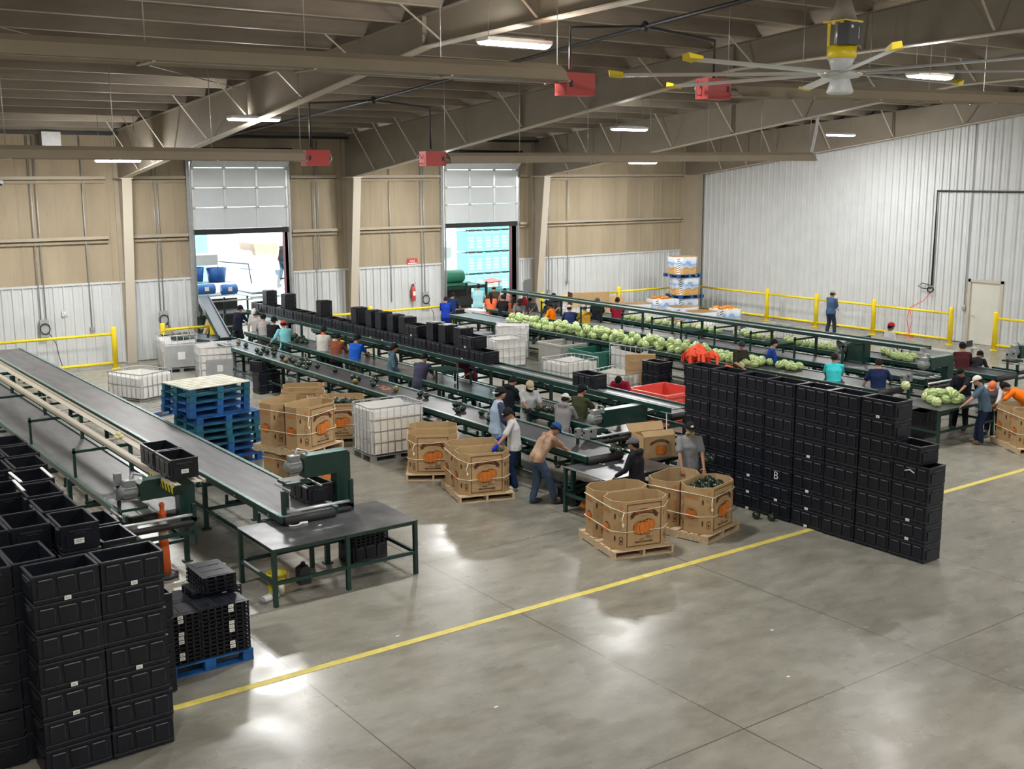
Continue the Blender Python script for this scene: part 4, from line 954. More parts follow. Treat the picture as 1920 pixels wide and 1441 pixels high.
def binload(x, y, rz, labs, z=0.0, plabel='', strap_label='', n=2, grp=None):
    """a wooden pallet with two octagonal bins side by side and twine round both"""
    pallet(x, y, z, rz, plabel)
    out = []
    rot = Matrix.Rotation(rz, 3, 'Z')
    for i in range(n):
        c = rot @ Vector((.54, .345 + .655 * i, 0)) + Vector((x, y, z + .131))
        o = bpy.data.objects.new('pumpkin_bin', BIN); COL.objects.link(o); o.location = c; o.rotation_euler = (0, 0, rz + (.01 if i else 0)); tag(o, labs[i], 'cardboard bin'); out.append(o)
    b = MB()
    for zz, dz in ((.30, .0), (.62, .06)):
        hx, y0, y1, c = BW / 2 + .012, .02, .345 + .655 * (n - 1) + .325, .17
        pts = [(.54 - hx, y0 + c, zz + dz), (.54 - hx + c, y0, zz), (.54 + hx - c, y0, zz + dz * .6), (.54 + hx, y0 + c, zz + dz), (.54 + hx, y1 - c, zz + dz), (.54 + hx - c, y1, zz), (.54 - hx + c, y1, zz), (.54 - hx, y1 - c, zz + dz)]
        b.tube(pts, .008, 'string', 5, closed=True)
    b.tube([(.54 - BW / 2 + .14, .035, .62), (.54 - BW / 2 + .10, .02, .52), (.54 - BW / 2 + .12, .02, .44)], .009, 'string', 5); b.ell((.54 - BW / 2 + .12, .02, .42), (.022, .02, .035), 'string')
    o = b.build('twine', loc=(x, y, z + .13), rz=rz); tag(o, strap_label, 'twine')
    return out
def fr(px, py, z=0.0): v = P(px, py, z); return v.x, v.y
L1 = binload(11.28, 12.83, R_(-14), ['open empty PUMPKINS bin at the front of the pallet nearest the yellow line', 'empty bin behind the front one on the pallet nearest the yellow line'], plabel='pale wooden pallet nearest the yellow line, under two empty bins', strap_label='white twine round the two empty bins nearest the yellow line')
L2 = binload(13.02, 12.50, R_(14), ['PUMPKINS bin full of dark squash beside the long crate wall', 'bin with a few dark squash in which the grey-shirted man rests his hands'], plabel='wooden pallet under the squash-filled bin beside the crate wall', strap_label='white twine round the squash-filled bin beside the crate wall')
L3 = binload(11.03, 16.88, R_(-17), ['front bin into which the blue-gloved worker reaches', 'rear bin on the pallet beside the blue-gloved worker'], plabel='wooden pallet under the bins beside the blue-gloved worker', strap_label='white twine round the bins beside the blue-gloved worker')
L4 = binload(11.05, 18.85, R_(-32), ['front bin of the pair between the caged tote and the blue-gloved worker', 'rear bin of the pair between the caged tote and the blue-gloved worker'], plabel='wooden pallet beside the near caged tote', strap_label='white twine round the bins just right of the near caged tote')
sx, sy = 8.66, 18.35
L5 = binload(sx, sy, R_(20), ['lower front bin of the two-high stack behind the green drive arch', 'lower rear bin of the two-high stack behind the green drive arch'], plabel='bottom pallet of the two-high bin stack', strap_label='twine round the lower bins of the two-high stack')
L6 = binload(sx - .02, sy, R_(21), ['upper front bin of the two-high stack, its PUMPKINS panel facing right', 'upper rear bin of the two-high stack, at its left'], z=.92, plabel='upper pallet of the two-high bin stack', strap_label='twine round the upper bins of the two-high stack')
L7 = binload(10.95, 24.55, R_(-28), ['front bin of the farthest pair, left of the bin heaped with squash', 'rear bin of the farthest pair behind the two-high stack'], plabel='pallet under the farthest pair of pumpkin bins', strap_label='twine round the farthest pair of pumpkin bins')
L8 = binload(11.05, 22.75, R_(-30), ['bin heaped with dark squash behind the near caged tote', 'second bin on the pallet behind the near caged tote'], plabel='pallet under the squash-heaped bin behind the near caged tote', strap_label='twine round the squash-heaped bin behind the near caged tote')
L9 = binload(22.75, 12.75, R_(-32), ['FRESH pumpkin bin at the right edge that the orange-capped worker leans over', 'bin behind the leaning orange-capped worker at the right edge'], plabel='wooden pallet at the right frame edge under two bins', strap_label='white twine round the bins at the right frame edge')
# a flap box on the small table and a flattened carton
b = MB(); b.box(-.33, -.25, 0, .33, -.235, .42, 'card'); b.box(-.33, .235, 0, .33, .25, .42, 'card'); b.box(-.33, -.25, 0, -.315, .25, .42, 'card'); b.box(.315, -.25, 0, .33, .25, .42, 'card'); b.box(-.33, -.25, 0, .33, .25, .01, 'card')
b.add([(-.36, .25, .42), (.36, .25, .42), (.38, .36, .56), (-.38, .36, .56), (-.36, .262, .41), (.36, .262, .41), (.38, .372, .55), (-.38, .372, .55)], [(0, 1, 2, 3), (7, 6, 5, 4), (2, 6, 7, 3), (0, 3, 7, 4), (1, 5, 6, 2)], 'cardin')
b.add([(-.33, -.25, .42), (.33, -.25, .42), (.33, -.13, .5), (-.33, -.13, .5), (.33, -.135, .49), (-.33, -.135, .49)], [(0, 1, 2, 3), (5, 4, 1, 0)], 'cardin')
for i in range(14):
    u0, u1 = -.2 + .4 * i / 14, -.2 + .4 * (i + 1) / 14; f_ = lambda u, d: (u, -.2515, .36 + d - 1.6 * u * u)
    b.add([f_(u0, -.05), f_(u1, -.05), f_(u1, 0), f_(u0, 0)], [(0, 1, 2, 3)], 'brown')
vs, fs = text_faces('PUMPKINS', .055); b.add([(x, -.2522, .335 + y - 1.6 * x * x) for x, y in vs], fs, 'brownl')
for k, (dx, rw) in enumerate(((-.07, .045), (.07, .045), (-.035, .05), (.035, .05), (0, .04))):
    for q_, (sc_, m_) in enumerate(((1.08, 'brown'), (1, 'orange'))): b.add([(.03 + dx + rw * sc_ * cos(2 * PI * i / 14), -.2516 - .0003 * (2 * k + q_), .15 + .085 * sc_ * sin(2 * PI * i / 14)) for i in range(14)], [tuple(range(14))], m_)
tag(b.build('cardboard_box', loc=(14.2, 15.1, .822), rz=R_(-14)), 'printed cardboard box with raised flap on the small table behind the grey cap', 'box')
b = MB(); b.box(-.40, -.06, 0, .40, .06, 1.25, 'card'); b.add([(-.3, -.062, 1.1), (.0, -.062, 1.14), (-.05, -.075, 1.04), (-.18, -.07, 1.0)], [(0, 1, 2, 3)], 'cardin'); b.box(-.25, -.065, .28, -.05, -.061, .4, 'sticker'); b.box(.15, -.065, .2, .33, -.061, .3, 'sticker'); b.box(-.4, -.07, .44, .4, -.06, .455, 'brownl'); b.box(-.4, -.068, .82, .4, -.06, .826, 'brownl')
tag(b.build('flattened_carton', loc=(20.35, 22.2, .0), rz=R_(-38)), 'tall folded cardboard carton standing beside the red tub', 'carton')
b = MB(); b.box(-.3, -.25, 0, .3, .25, .3, 'card'); tag(b.build('cardboard_box', loc=(19.75, 21.6, 0), rz=R_(-38)), 'low cardboard box at the foot of the tall folded carton', 'box')
for i, (px, py, w_) in enumerate(((1370, 703, .9), (1600, 728, .8))):
    p = P(px, py, .9); b = MB(); b.add([(-w_ / 2, -.3, .86), (w_ / 2, -.3, .86), (w_ / 2, .3, .88), (-w_ / 2, .3, .88), (-w_ / 2, -.3, 0), (w_ / 2, -.3, 0), (w_ / 2, .3, 0), (-w_ / 2, .3, 0)], [(0, 1, 2, 3), (7, 6, 5, 4), (0, 4, 5, 1), (1, 5, 6, 2), (2, 6, 7, 3), (3, 7, 4, 0)], 'cardin')
    tag(b.build('cardboard_bin', loc=(p.x, p.y, 0), rz=R_(-20)), 'cardboard bin top just showing over the crate wall, %s' % ('under the blue-jacketed worker' if i == 0 else 'left of the navy polo shirt'), 'cardboard bin')
b = MB(); b.bar((0, 0, .02), (.55, .1, 1.25), .7, .02, 'card'); tag(b.build('cardboard_sheet', loc=(28.9, 33.4, 0)), 'brown cardboard sheet standing behind the melon workers near the corner', 'cardboard')
p = P(1108, 550, 1.25); b = MB(); b.box(-.8, -.03, 0, .8, .03, 1.3, 'card'); b.box(-.82, -.03, 0, -.8, .5, 1.3, 'brown'); tag(b.build('cardboard_sheet', loc=(p.x, p.y, 0), rz=R_(-20)), 'wide brown cardboard sheet behind the grey beanie worker', 'cardboard')

# blue pallets
PB = pallet_mesh(1.42, 1.22, .150, 'blue', 'blue', True); PT = pallet_mesh(1.42, 1.22, .150, 'teal', 'teal', True); PTW = pallet_mesh(1.42, 1.22, .150, 'teal', 'woodw', True)
pbx, pby = 7.95, 22.2
for k in range(11):
    me = PTW if k == 10 else (PT if k in (9, 5, 4, 3) else PB)
    dx, dy = (0, 0) if k > 6 else ((.1, -.05) if k > 3 else (.14, -.02)); rz_ = R_(9 if k > 6 else 3) + rnd.uniform(-.015, .015)
    pallet(pbx + dx + rnd.uniform(-.015, .015), pby + dy + rnd.uniform(-.015, .015), .1555 * k, rz_, '%s pallet, %s in the tall pallet stack' % ('teal pallet with white deck boards, topmost' if k == 10 else ('blue-green' if me is PT else 'blue'), 'lowest' if k == 0 else nth(k) + ' from the floor') if k < 10 else 'teal pallet with white deck boards on top of the tall stack', 'pallets in the tall stack', me=me)
PG = pallet_mesh(1.2, 1.3, .14, 'blue', 'woodg', True)
pallet(8.55, 27.6, 0, R_(20), 'grey-decked blue pallet on the floor left of the tall stack, behind the long belt', me=PG)
pallet(7.85, 26.0, 0, R_(5), 'grey-decked blue pallet half hidden by the long belt', me=PG)
PB2 = pallet_mesh(1.12, 1.25, .15, 'blue', 'blue', True)
pallet(4.08, 12.74, 0.0, 0.0, 'blue pallet carrying the piles of folded crates', me=PB2)

# blue printed bins in the far corner
BLB = None
def landscape_bin_mesh():
    b = MB(); w, d, c, h = 1.18, 1.0, .25, .72; O = octo(w, d, c); I = octo(w, d, c, .02); n = 8
    b.add([(x, y, 0) for x, y in O] + [(x, y, h) for x, y in O], [(i, (i + 1) % n, n + (i + 1) % n, n + i) for i in range(n)], 'landscape')
    b.add([(x, y, .2) for x, y in I] + [(x, y, h) for x, y in I], [((i + 1) % n, i, n + i, n + (i + 1) % n) for i in range(n)] + [tuple(range(n))], 'cardin')
    b.add([(x, y, h) for x, y in O] + [(x, y, h) for x, y in I], [(i, (i + 1) % n, n + (i + 1) % n, n + i) for i in range(n)], 'card')
    for a in (0, 2, 4, 6):
        p = Vector(O[(a + 7) % 8] if a != 0 else O[0]); q = Vector(O[a]); r_ = Vector(O[(a + 7) % 8]); dd = (q - r_).normalized(); nn = Vector((dd.y, -dd.x)) * .004; m_ = (q + r_) / 2
        b.add([(*(m_ - dd * .06 + nn), .02), (*(m_ + dd * .06 + nn), .02), (*(m_ + dd * .06 + nn), h - .02), (*(m_ - dd * .06 + nn), h - .02)], [(0, 1, 2, 3)], 'sticker')
        for k in range(7): z = .05 + k * .09; b.add([(*(m_ - dd * .06 + nn * 1.4), z), (*(m_ + dd * .06 + nn * 1.4), z + .05), (*(m_ + dd * .06 + nn * 1.4), z + .085), (*(m_ - dd * .06 + nn * 1.4), z + .035)], [(0, 1, 2, 3)], 'pipe')
    return b.mesh('printed_bin')
LB = landscape_bin_mesh(); PBB = pallet_mesh(1.2, 1.15, .14, 'blue', 'blue', True)
def lbin(x, y, z, rz, label): 
    pallet_rot = Matrix.Rotation(rz, 3, 'Z') @ Vector((-.6, -.57, 0))
    pallet(x + pallet_rot.x, y + pallet_rot.y, z, rz, 'blue pallet under the ' + label.replace('open ', '')[:70], me=PBB)
    o = bpy.data.objects.new('printed_bin', LB); COL.objects.link(o); o.location = (x, y, z + .141); o.rotation_euler = (0, 0, rz); tag(o, label, 'cardboard bin')
lbin(33.9, 34.3, 0, R_(-10), 'bottom blue-and-orange printed bin of the three-high corner stack')
lbin(33.9, 34.3, .865, R_(-10), 'middle blue-and-orange printed bin of the three-high corner stack')
lbin(33.8, 34.35, 1.73, R_(-10), 'top blue-and-orange printed bin of the three-high corner stack')
for px, py, lab, fill in ((1240, 558, 'open printed bin holding orange pumpkins in front of the corner stack', 'pumpkin'), (1195, 568, 'empty open printed bin left of the corner stack', None), (1280, 574, 'empty printed bin just in front of the corner stack', None), (1315, 583, 'empty printed bin second in the row right of the corner stack', None),
                          (1360, 577, 'printed bin with orange and white pumpkins beside the yellow rail post', 'mix')):
    p = P(px, py, .86); lbin(p.x, p.y, 0, R_(-8), lab)
    if fill:
        for k in range(14): 
            o = MB(); o.lathe([(0, -.07), (.08, -.055), (.105, 0), (.08, .055), (.0, .05)], 'pumpkin' if fill == 'pumpkin' or k % 3 else 'cream', n=16, lobes=8, amp=.05); o.tube([(0, 0, .05), (.01, 0, .09)], .012, 'brownl', 5)
            oo = o.build('pumpkin', loc=(p.x + rnd.uniform(-.38, .38), p.y + rnd.uniform(-.3, .3), .141 + .2 + .46 + .04 * (k % 3))); tag(oo, 'small pumpkin heaped in the printed bin %s' % ('in front of the corner stack' if fill == 'pumpkin' else 'beside the yellow rail post'), 'pumpkin', 'pumpkins in the bin ' + ('before the corner stack' if fill == 'pumpkin' else 'by the rail post'))
        b = MB(); b.prism(octo(1.1, .92, .22), .25, .60, 'cardin'); fl = b.build('produce_fill', loc=(p.x, p.y, .141), rz=R_(-8)); tag(fl, 'packed produce below the top pumpkins in the %s' % ('bin before the corner stack' if fill == 'pumpkin' else 'bin by the rail post'), 'pumpkins', kind='stuff')

# ================================================================== CAGED TOTES AND TUBS
def tote(x, y, rz, w, d, h, label, tank='hdpe', cut=None, base=.14, plate=None, low=None, nx=5, rows=5, cream=False):
    r = empty('caged_tote', (x, y, 0), rz); tag(r, label, 'caged tote')
    b = MB(); rr = .011
    zs = [base + .04 + (h - base - .04) * i / (rows - 1) for i in range(rows)]
    for z in zs:
        c = .06; pts = [(c, 0, z), (w - c, 0, z), (w, c, z), (w, d - c, z), (w - c, d, z), (c, d, z), (0, d - c, z), (0, c, z)]
        b.tube(pts, rr * (1.4 if z == zs[-1] else 1), 'galv', 5, closed=True)
    for i in range(nx + 1):
        t = .06 + (w - .12) * i / nx
        for yy in (0, d): b.tube([(t, yy, base), (t, yy, h)], rr * .8, 'galv', 5)
    ny = max(3, int(nx * d / w))
    for i in range(ny + 1):
        t = .06 + (d - .12) * i / ny
        for xx in (0, w): b.tube([(xx, t, base), (xx, t, h)], rr * .8, 'galv', 5)
    b.build('cage', r)
    ch = (cut if cut else h - .06) - base - .02
    b = MB(); o = .025; t = .012; z0 = base + .02; z1 = z0 + ch; g = .07
    def ring(off, z): 
        return [(off + g, off, z), (w - off - g, off, z), (w - off, off + g, z), (w - off, d - off - g, z), (w - off - g, d - off, z), (off + g, d - off, z), (off, d - off - g, z), (off, off + g, z)]
    wob = lambda i: .035 * sin(i * 2.1 + x) + .02 * cos(i * 1.3)
    A = ring(o, z0) + [(p[0], p[1], z1 + wob(i)) for i, p in enumerate(ring(o, z1))]; I = ring(o + t, z0 + .02) + [(p[0], p[1], z1 + wob(i)) for i, p in enumerate(ring(o + t, z1))]; n = 8
    b.add(A, [(i, (i + 1) % n, n + (i + 1) % n, n + i) for i in range(n)] + [tuple(range(n))[::-1]], tank)
    b.add(I, [((i + 1) % n, i, n + i, n + (i + 1) % n) for i in range(n)] + [tuple(range(n))], tank)
    b.add(A[n:] + I[n:], [(i, (i + 1) % n, n + (i + 1) % n, n + i) for i in range(n)], tank)
    if cream: b.box(o + .1, o - .004, z0 + .05, w - o - .08, o - .002, z1 - .14, 'hdpec')
    b.build('plastic_tank', r)
    if plate: b = MB(); b.box(plate[0], -.016, plate[1], plate[2], -.012, plate[3], 'grey'); b.box(plate[0] + (plate[2] - plate[0]) * .4, -.018, plate[1] + (plate[3] - plate[1]) * .35, plate[0] + (plate[2] - plate[0]) * .62, -.016, plate[1] + (plate[3] - plate[1]) * .7, 'sticker'); b.build('grey_plate', r)
    b = MB(); 
    for yy in (0.02, d / 2 - .04, d - .1): b.box(0, yy, 0, w, yy + .08, .02, 'galv'); 
    for xx in (0, w / 2 - .06, w - .12):
        for yy in (0.02, d / 2 - .04, d - .1): b.box(xx, yy, .02, xx + .12, yy + .08, base - .02, 'galv')
    b.box(0, 0, base - .02, w, d, base, 'galv'); b.build('steel_base', r)
    return r
tote(11.2, 20.5, R_(-3), 1.26, .98, 1.17, 'large caged white tote with a cream lining, open topped, standing alone beside the pumpkin bins', cut=1.1, cream=True, nx=7)
tote(9.42, 29.95, R_(24), 1.15, 1.35, .74, 'low cut-down caged white tote on the floor behind the long belt', cut=.66, base=.05, rows=3, nx=6)
tote(11.42, 34.0, R_(-9), 1.08, 1.2, 1.15, 'tall caged tote with grey lower half beside the short yellow rail', cut=.98, tank='hdpe', plate=(.04, .18, 1.04, .84))
tote(11.70, 31.75, R_(-14), 1.05, 1.1, 1.05, 'caged white tote with a torn grey patch next to the squash conveyor', cut=1.02, plate=(.2, .12, .98, .68))
tote(20.7, 29.45, R_(-38), 1.05, 1.15, 1.2, 'tall caged white tote with a grey label plate behind the crate shelf', cut=1.16, plate=(.2, .35, .9, .8))
tote(19.7, 28.0, R_(-8), 1.1, 1.0, 1.0, 'caged white tote with a notched side just past the end of the crate row', cut=.95, rows=4)
tote(19.55, 24.35, R_(5), 1.3, 1.1, .82, 'low caged white tote in front of the grey and green tubs', cut=.72, rows=3, nx=6)
tote(21.85, 23.75, R_(8), 1.2, 1.3, 1.08, 'caged white tote left of the tall folded carton', cut=.95, rows=4, nx=6)
tote(19.55, 22.0, R_(12), 1.15, 1.15, .78, 'caged white tote directly behind the single black crate on the shelf', cut=.70, rows=3, nx=5)
for i, (px, py, w_, lab) in enumerate(((1378, 600, 1.3, 'caged white tote beyond the melon belt, left of the others'), (1482, 612, 1.3, 'caged white tote beyond the melon belt, left of the sweeping man'), (1600, 634, 1.3, 'caged white tote below the sweeping man and left of the red cap'))):
    p = P(px - 45, py + 5, .85); tote(p.x, p.y, R_(-5), w_, 1.1, .88, lab, cut=.8, rows=3, nx=8)
p = P(1205, 578, .85); tote(p.x - 1.0, p.y - 1.2, R_(-5), 1.3, 1.1, .88, 'caged white tote behind the maroon-shirted melon packer', cut=.8, rows=3, nx=7)
p = P(1040, 566, .9); tote(p.x - .6, p.y - 1.4, R_(-5), 1.3, 1.1, .9, 'caged white tote behind the grey-beanie worker, far from the camera', cut=.82, rows=3, nx=7)
# open cage frame by the red-capped man
r = empty('empty_cage_base', (28.8, 18.5, 0)); tag(r, 'empty pale frame of a low tote beside the burgundy-sweatered worker', 'frame')
b = MB(); b.box(0, 0, .78, 1.1, .05, .84, 'greytub'); b.box(0, 1.5, .78, 1.1, 1.55, .84, 'hdpe'); b.box(0, 0, .78, .05, 1.55, .84, 'greytub'); b.box(1.05, 0, .78, 1.1, 1.55, .84, 'hdpe'); b.build('top_rim', r)
b = MB(); b.box(.02, .02, .1, 1.08, .04, .8, 'greytub'); b.box(.02, 1.5, .1, 1.08, 1.52, .8, 'greytub'); b.box(.02, .02, .1, .04, 1.52, .8, 'greytub'); b.box(1.06, .02, .1, 1.08, 1.52, .8, 'greytub'); b.box(.02, .02, .1, 1.08, 1.52, .12, 'greytub'); b.box(0, 0, 0, 1.1, .1, .1, 'greytub'); b.box(0, 1.4, 0, 1.1, 1.5, .1, 'greytub'); b.build('side_wall', r)

def tub(x, y, rz, w, d, h, m, label):
    r = empty('plastic_tub', (x, y, 0), rz); tag(r, label, 'tub')
    b = MB(); t = .04
    for (a, c, e, f_) in ((0, 0, w, t), (0, d - t, w, d), (0, t, t, d - t), (w - t, t, w, d - t)): b.box(a + .02 * (a == 0), c + .02 * (c == 0), .12, e - .02 * (e == w), f_ - .02 * (f_ == d), h - .06, m)
    b.box(.02, .02, .12, w - .02, d - .02, .16, m)
    for x_ in (.12, w / 2 - .03, w - .18):
        b.box(x_, -.002, .12, x_ + .06, .02, h - .06, m); b.box(x_, d - .02, .12, x_ + .06, d + .002, h - .06, m)
    for z_ in (.3, .5, h - .2): b.box(.05, .006, z_, w - .05, .02, z_ + .03, m)
    b.build('body', r)
    b = MB()
    for (a, c, e, f_) in ((-.02, -.02, w + .02, .05), (-.02, d - .05, w + .02, d + .02), (-.02, .05, .05, d - .05), (w - .05, .05, w + .02, d - .05)): b.box(a, c, h - .07, e, f_, h, m)
    b.build('rim', r)
    b = MB()
    for x_ in (0, w / 2 - .07, w - .14): b.box(x_, 0, 0, x_ + .14, d, .12, m)
    b.build('skid', r)
tub(21.1, 26.6, R_(-2), 1.15, 1.2, .88, 'greytub', 'pale grey slatted plastic tub behind the low caged totes')
tub(21.1, 25.1, R_(-3), 1.2, 1.15, .84, 'gtub', 'dark green plastic tub beside the grey one')
tub(18.45, 19.2, R_(2), 1.3, 1.35, .80, 'redp', 'bright red plastic tub behind the end of the crate shelf')
tub(17.3, 14.9, R_(2), 1.2, 1.0, .55, 'redp', 'red plastic tub seen low behind the green machine frame')

# frame under the end of the raised shelf (dark steel with pale struts)
r = empty('support_frame', (15.3, 15.3, 0)); tag(r, 'dark green support frame with two pale diagonal struts left of the crate wall', 'frame')
b = MB()
for x in (0, 1.6):
    for y in (0, 1.5): b.box(x - .04, y - .04, 0, x + .04, y + .04, 1.2, 'green')
for z in (.35, .75, 1.15):
    for y in (0, 1.5): b.box(0, y - .03, z, 1.6, y + .03, z + .06, 'green')
    for x in (0, 1.6): b.box(x - .03, 0, z, x + .03, 1.5, z + .06, 'green')
b.build('frame', r)
b = MB(); b.bar((-.75, -.2, .95), (-.1, .5, 1.45), .02, .02, 'alu'); b.bar((-.1, -.9, .9), (.35, .0, 1.5), .03, .02, 'alu'); b.build('strut', r)

# ================================================================== PRODUCE
def squash_mesh(r, m):
    b = MB(); b.lathe([(0, r * -.9), (r * .45, r * -.85), (r * .88, r * -.5), (r, 0), (r * .9, r * .5), (r * .5, r * .85), (.01, r * .78)], m, n=24, lobes=12, amp=.045); b.tube([(0, 0, r * .75), (r * .1, 0, r * 1.1)], r * .09, 'brownl', 6); return b.mesh('squash')
SQ = squash_mesh(.072, 'squash'); SQG = squash_mesh(.07, mat('goldsquash', (.16, .12, .03), .3, var=.4, scale=10))
def melon_mesh(r, m, e=1.12):
    b = MB(); b.ell((0, 0, 0), (r * e, r, r), m, n=20, k=12); b.ell((r * e, 0, 0), (.008, .012, .012), 'brownl', n=6, k=4); return b.mesh('melon')
ME = melon_mesh(.105, 'melon'); ME2 = melon_mesh(.11, 'melon2', 1.02)
def fruit(me, x, y, z, lab, grp, cat='squash', name='squash'):
    o = bpy.data.objects.new(name, me); COL.objects.link(o); o.location = (x, y, z); o.rotation_euler = (rnd.uniform(-.5, .5), rnd.uniform(-.5, .5), rnd.uniform(0, 6.28)); return tag(o, lab, cat, grp)
def scatter(n, x0, x1, y0, y1, z, r, tries=60, pts=None):
    pts = pts if pts is not None else []; out = []
    for i in range(n):
        for t in range(tries):
            x = rnd.uniform(x0, x1); y = rnd.uniform(y0, y1)
            if all((x - a) ** 2 + (y - c) ** 2 > (2 * r * .97) ** 2 for a, c in pts): pts.append((x, y)); out.append((x, y)); break
    return out
BT = 1.0 - .012
# dark squash on the near line, at the spots where the photo shows them
for i, (px, py) in enumerate(((447, 641), (461, 646), (482, 656), (483, 663), (494, 654), (501, 658), (512, 655), (514, 662), (521, 652), (529, 668), (536, 675), (545, 672), (551, 676), (548, 684), (556, 689), (563, 680), (566, 672), (573, 681), (560, 684), (569, 689), (574, 675), (580, 680), (595, 685), (628, 693), (662, 706), (672, 708), (699, 713), (705, 711), (700, 719), (788, 737), (799, 741), (858, 768), (868, 764), (862, 758), (854, 757), (903, 772), (918, 784), (920, 777), (1025, 822), (1037, 820), (1030, 815))):
    v = P(px, py, 1.06); fruit(SQG if i in (0, 10) else SQ, min(13.46, max(12.72, v.x)), v.y, BT + .066, 'dark green squash on the belt nearest the cardboard bins', 'dark squash on the near belt')
v = P(666, 714, 1.06); fruit(SQG, v.x, v.y, BT + .066, 'golden brown squash alone on the near belt', None)
v = P(742, 728, 1.06); fruit(SQG, v.x, v.y, BT + .066, 'mottled squash beside orange pulp on the near belt', None)
b = MB()
for k in range(10): b.ell((rnd.uniform(-.35, .35), rnd.uniform(-.12, .12), 0), (.07, .035, .004), 'orange' if k % 2 else 'cone', n=8, k=4)
v = P(715, 725, 1.0); tag(b.build('crushed_pulp', loc=(v.x, v.y, BT + .004), rz=1.6), 'smear of orange squash pulp on the near belt', 'pulp', kind='stuff')
for i, (px, py) in enumerate(((1183, 840), (1178, 836), (1172, 842))): v = P(px, py, 1.05); fruit(SQ, v.x if v.x < 13.4 else 13.3, v.y, BT + .066, 'dark squash at the near end of the squash belt by the switch boxes', 'dark squash near the switch boxes')
for i, (px, py) in enumerate(((553, 628), (560, 634), (566, 639), (571, 637), (575, 641), (562, 628), (568, 632), (556, 638), (548, 632), (690, 663), (1010, 770), (1035, 768), (1030, 776), (1021, 765), (1043, 763))): v = P(px, py, 1.06); fruit(SQ, min(15.1, max(14.45, v.x)), v.y, BT + .066, 'dark squash on the steel bed in front of the packers', 'dark squash on the packing bed')
for i, (px, py) in enumerate(((882, 685), (893, 690), (921, 692), (1008, 711), (1015, 713), (1032, 717))): v = P(px, py, 1.06); fruit(SQ, 16.85 + .1 * (i % 3), v.y, BT + .066, 'dark squash on the belt behind the raised shelf', 'dark squash behind the shelf')
def heap(bn, n, lab, grp, zt, layers=2, r=.074):
    m = bn.matrix_world if False else Matrix.Translation(bn.location) @ bn.rotation_euler.to_matrix().to_4x4()
    for l in range(layers):
        for (x, y) in scatter(n if l == 0 else n // 2, -.36, .36, -.2, .2, 0, .068, pts=[]):
            q = m @ Vector((x, y, zt - .131 * 0 + l * .085)); o = fruit(SQ, q.x, q.y, q.z, lab, grp)
            if rnd.random() < .35: s = bpy.data.objects.new('label_sticker', ST); COL.objects.link(s); s.parent = o; s.location = (0, -.074, .0); s.scale = (.6, 1, .8); s['label'] = 'tiny white fruit sticker'
    b = MB(); b.prism(octo(.95, .57, .15), 0.02, zt - .06, 'squash'); f_ = b.build('squash_fill'); f_.location = bn.location; f_.rotation_euler = bn.rotation_euler; tag(f_, 'mass of squash below the top layer in the ' + grp.split(' in the ')[-1], 'squash', kind='stuff')
heap(L2[0], 22, 'dark green squash heaped in the bin beside the crate wall', 'squash in the bin beside the crate wall', .62)
heap(L2[1], 7, 'dark squash lying low in the bin under the grey-shirted man\'s hands', 'squash in the bin under his hands', .50, layers=1)
heap(L8[0], 22, 'dark squash heaped in the bin behind the near caged tote', 'squash in the bin behind the caged tote', .70)
for (px, py) in ((1418, 966), (1447, 970)): v = P(px, py, .06); fruit(SQ, v.x, v.y, .066, 'dark squash fallen on the floor at the foot of the crate wall', 'squash on the floor by the crate wall')
for (px, py) in ((1318, 857), (1327, 855), (1335, 861), (1322, 863)): v = P(px, py, .88); fruit(SQ, min(14.8, max(14.55, v.x)), min(15.3, v.y), .82 + .066, 'dark squash on the small table between the man and the crate wall', 'squash on the small table')
# melons
pts = []
for l in range(2):
    for (x, y) in scatter(112 if l == 0 else 55, 22.28, 23.02 if l == 0 else 22.85, 21.6, 31.2, 0, .107, pts=[] if l else pts):
        fruit(ME if rnd.random() < .7 else ME2, x, y, BT + .1 + l * .15, 'pale green striped melon in the long heap behind the white totes', 'melons heaped on the long belt', 'melon', 'melon')
for (x, y) in scatter(28, 22.28, 23.02, 19.9, 21.6, 0, .107, pts=[]): fruit(ME, x, y, BT + .1, 'green striped melon between the red rags and the olive-shirted man', 'melons beside the red rags', 'melon', 'melon')
for px, py in ((1413, 673), (1422, 677), (1432, 674), (1463, 676), (1468, 683), (1474, 681), (1480, 687), (1488, 688), (1492, 682), (1500, 686), (1461, 684)): v = P(px, py, 1.08); fruit(ME if rnd.random() < .6 else ME2, min(23.0, max(22.3, v.x)), v.y, BT + .1, 'green melon on the belt right of the blue-jacketed worker', 'melons near the blue-jacketed worker', 'melon', 'melon')
for px, py in ((1175, 594), (1182, 592), (1187, 596), (1198, 598), (1211, 601), (1220, 598), (1226, 604), (1232, 602), (1240, 606), (1247, 604), (1252, 608), (1268, 610), (1287, 611), (1302, 612), (1308, 615), (1320, 616), (1327, 619), (1348, 620), (1380, 625), (1395, 622), (1401, 627), (1408, 626), (1414, 629), (1419, 626), (1425, 630), (1442, 633), (1448, 631), (1476, 636), (1482, 640), (1490, 637), (1497, 642), (1506, 645), (1512, 642), (1520, 647), (1532, 649), (1543, 650), (1548, 653), (1555, 647), (1562, 653), (1577, 655)):
    v = P(px, py, 1.08); fruit(ME if rnd.random() < .75 else ME2, min(26.9, max(26.25, v.x)), v.y, BT + .1, 'green melon spaced out on the farthest belt', 'melons on the farthest belt', 'melon', 'melon')
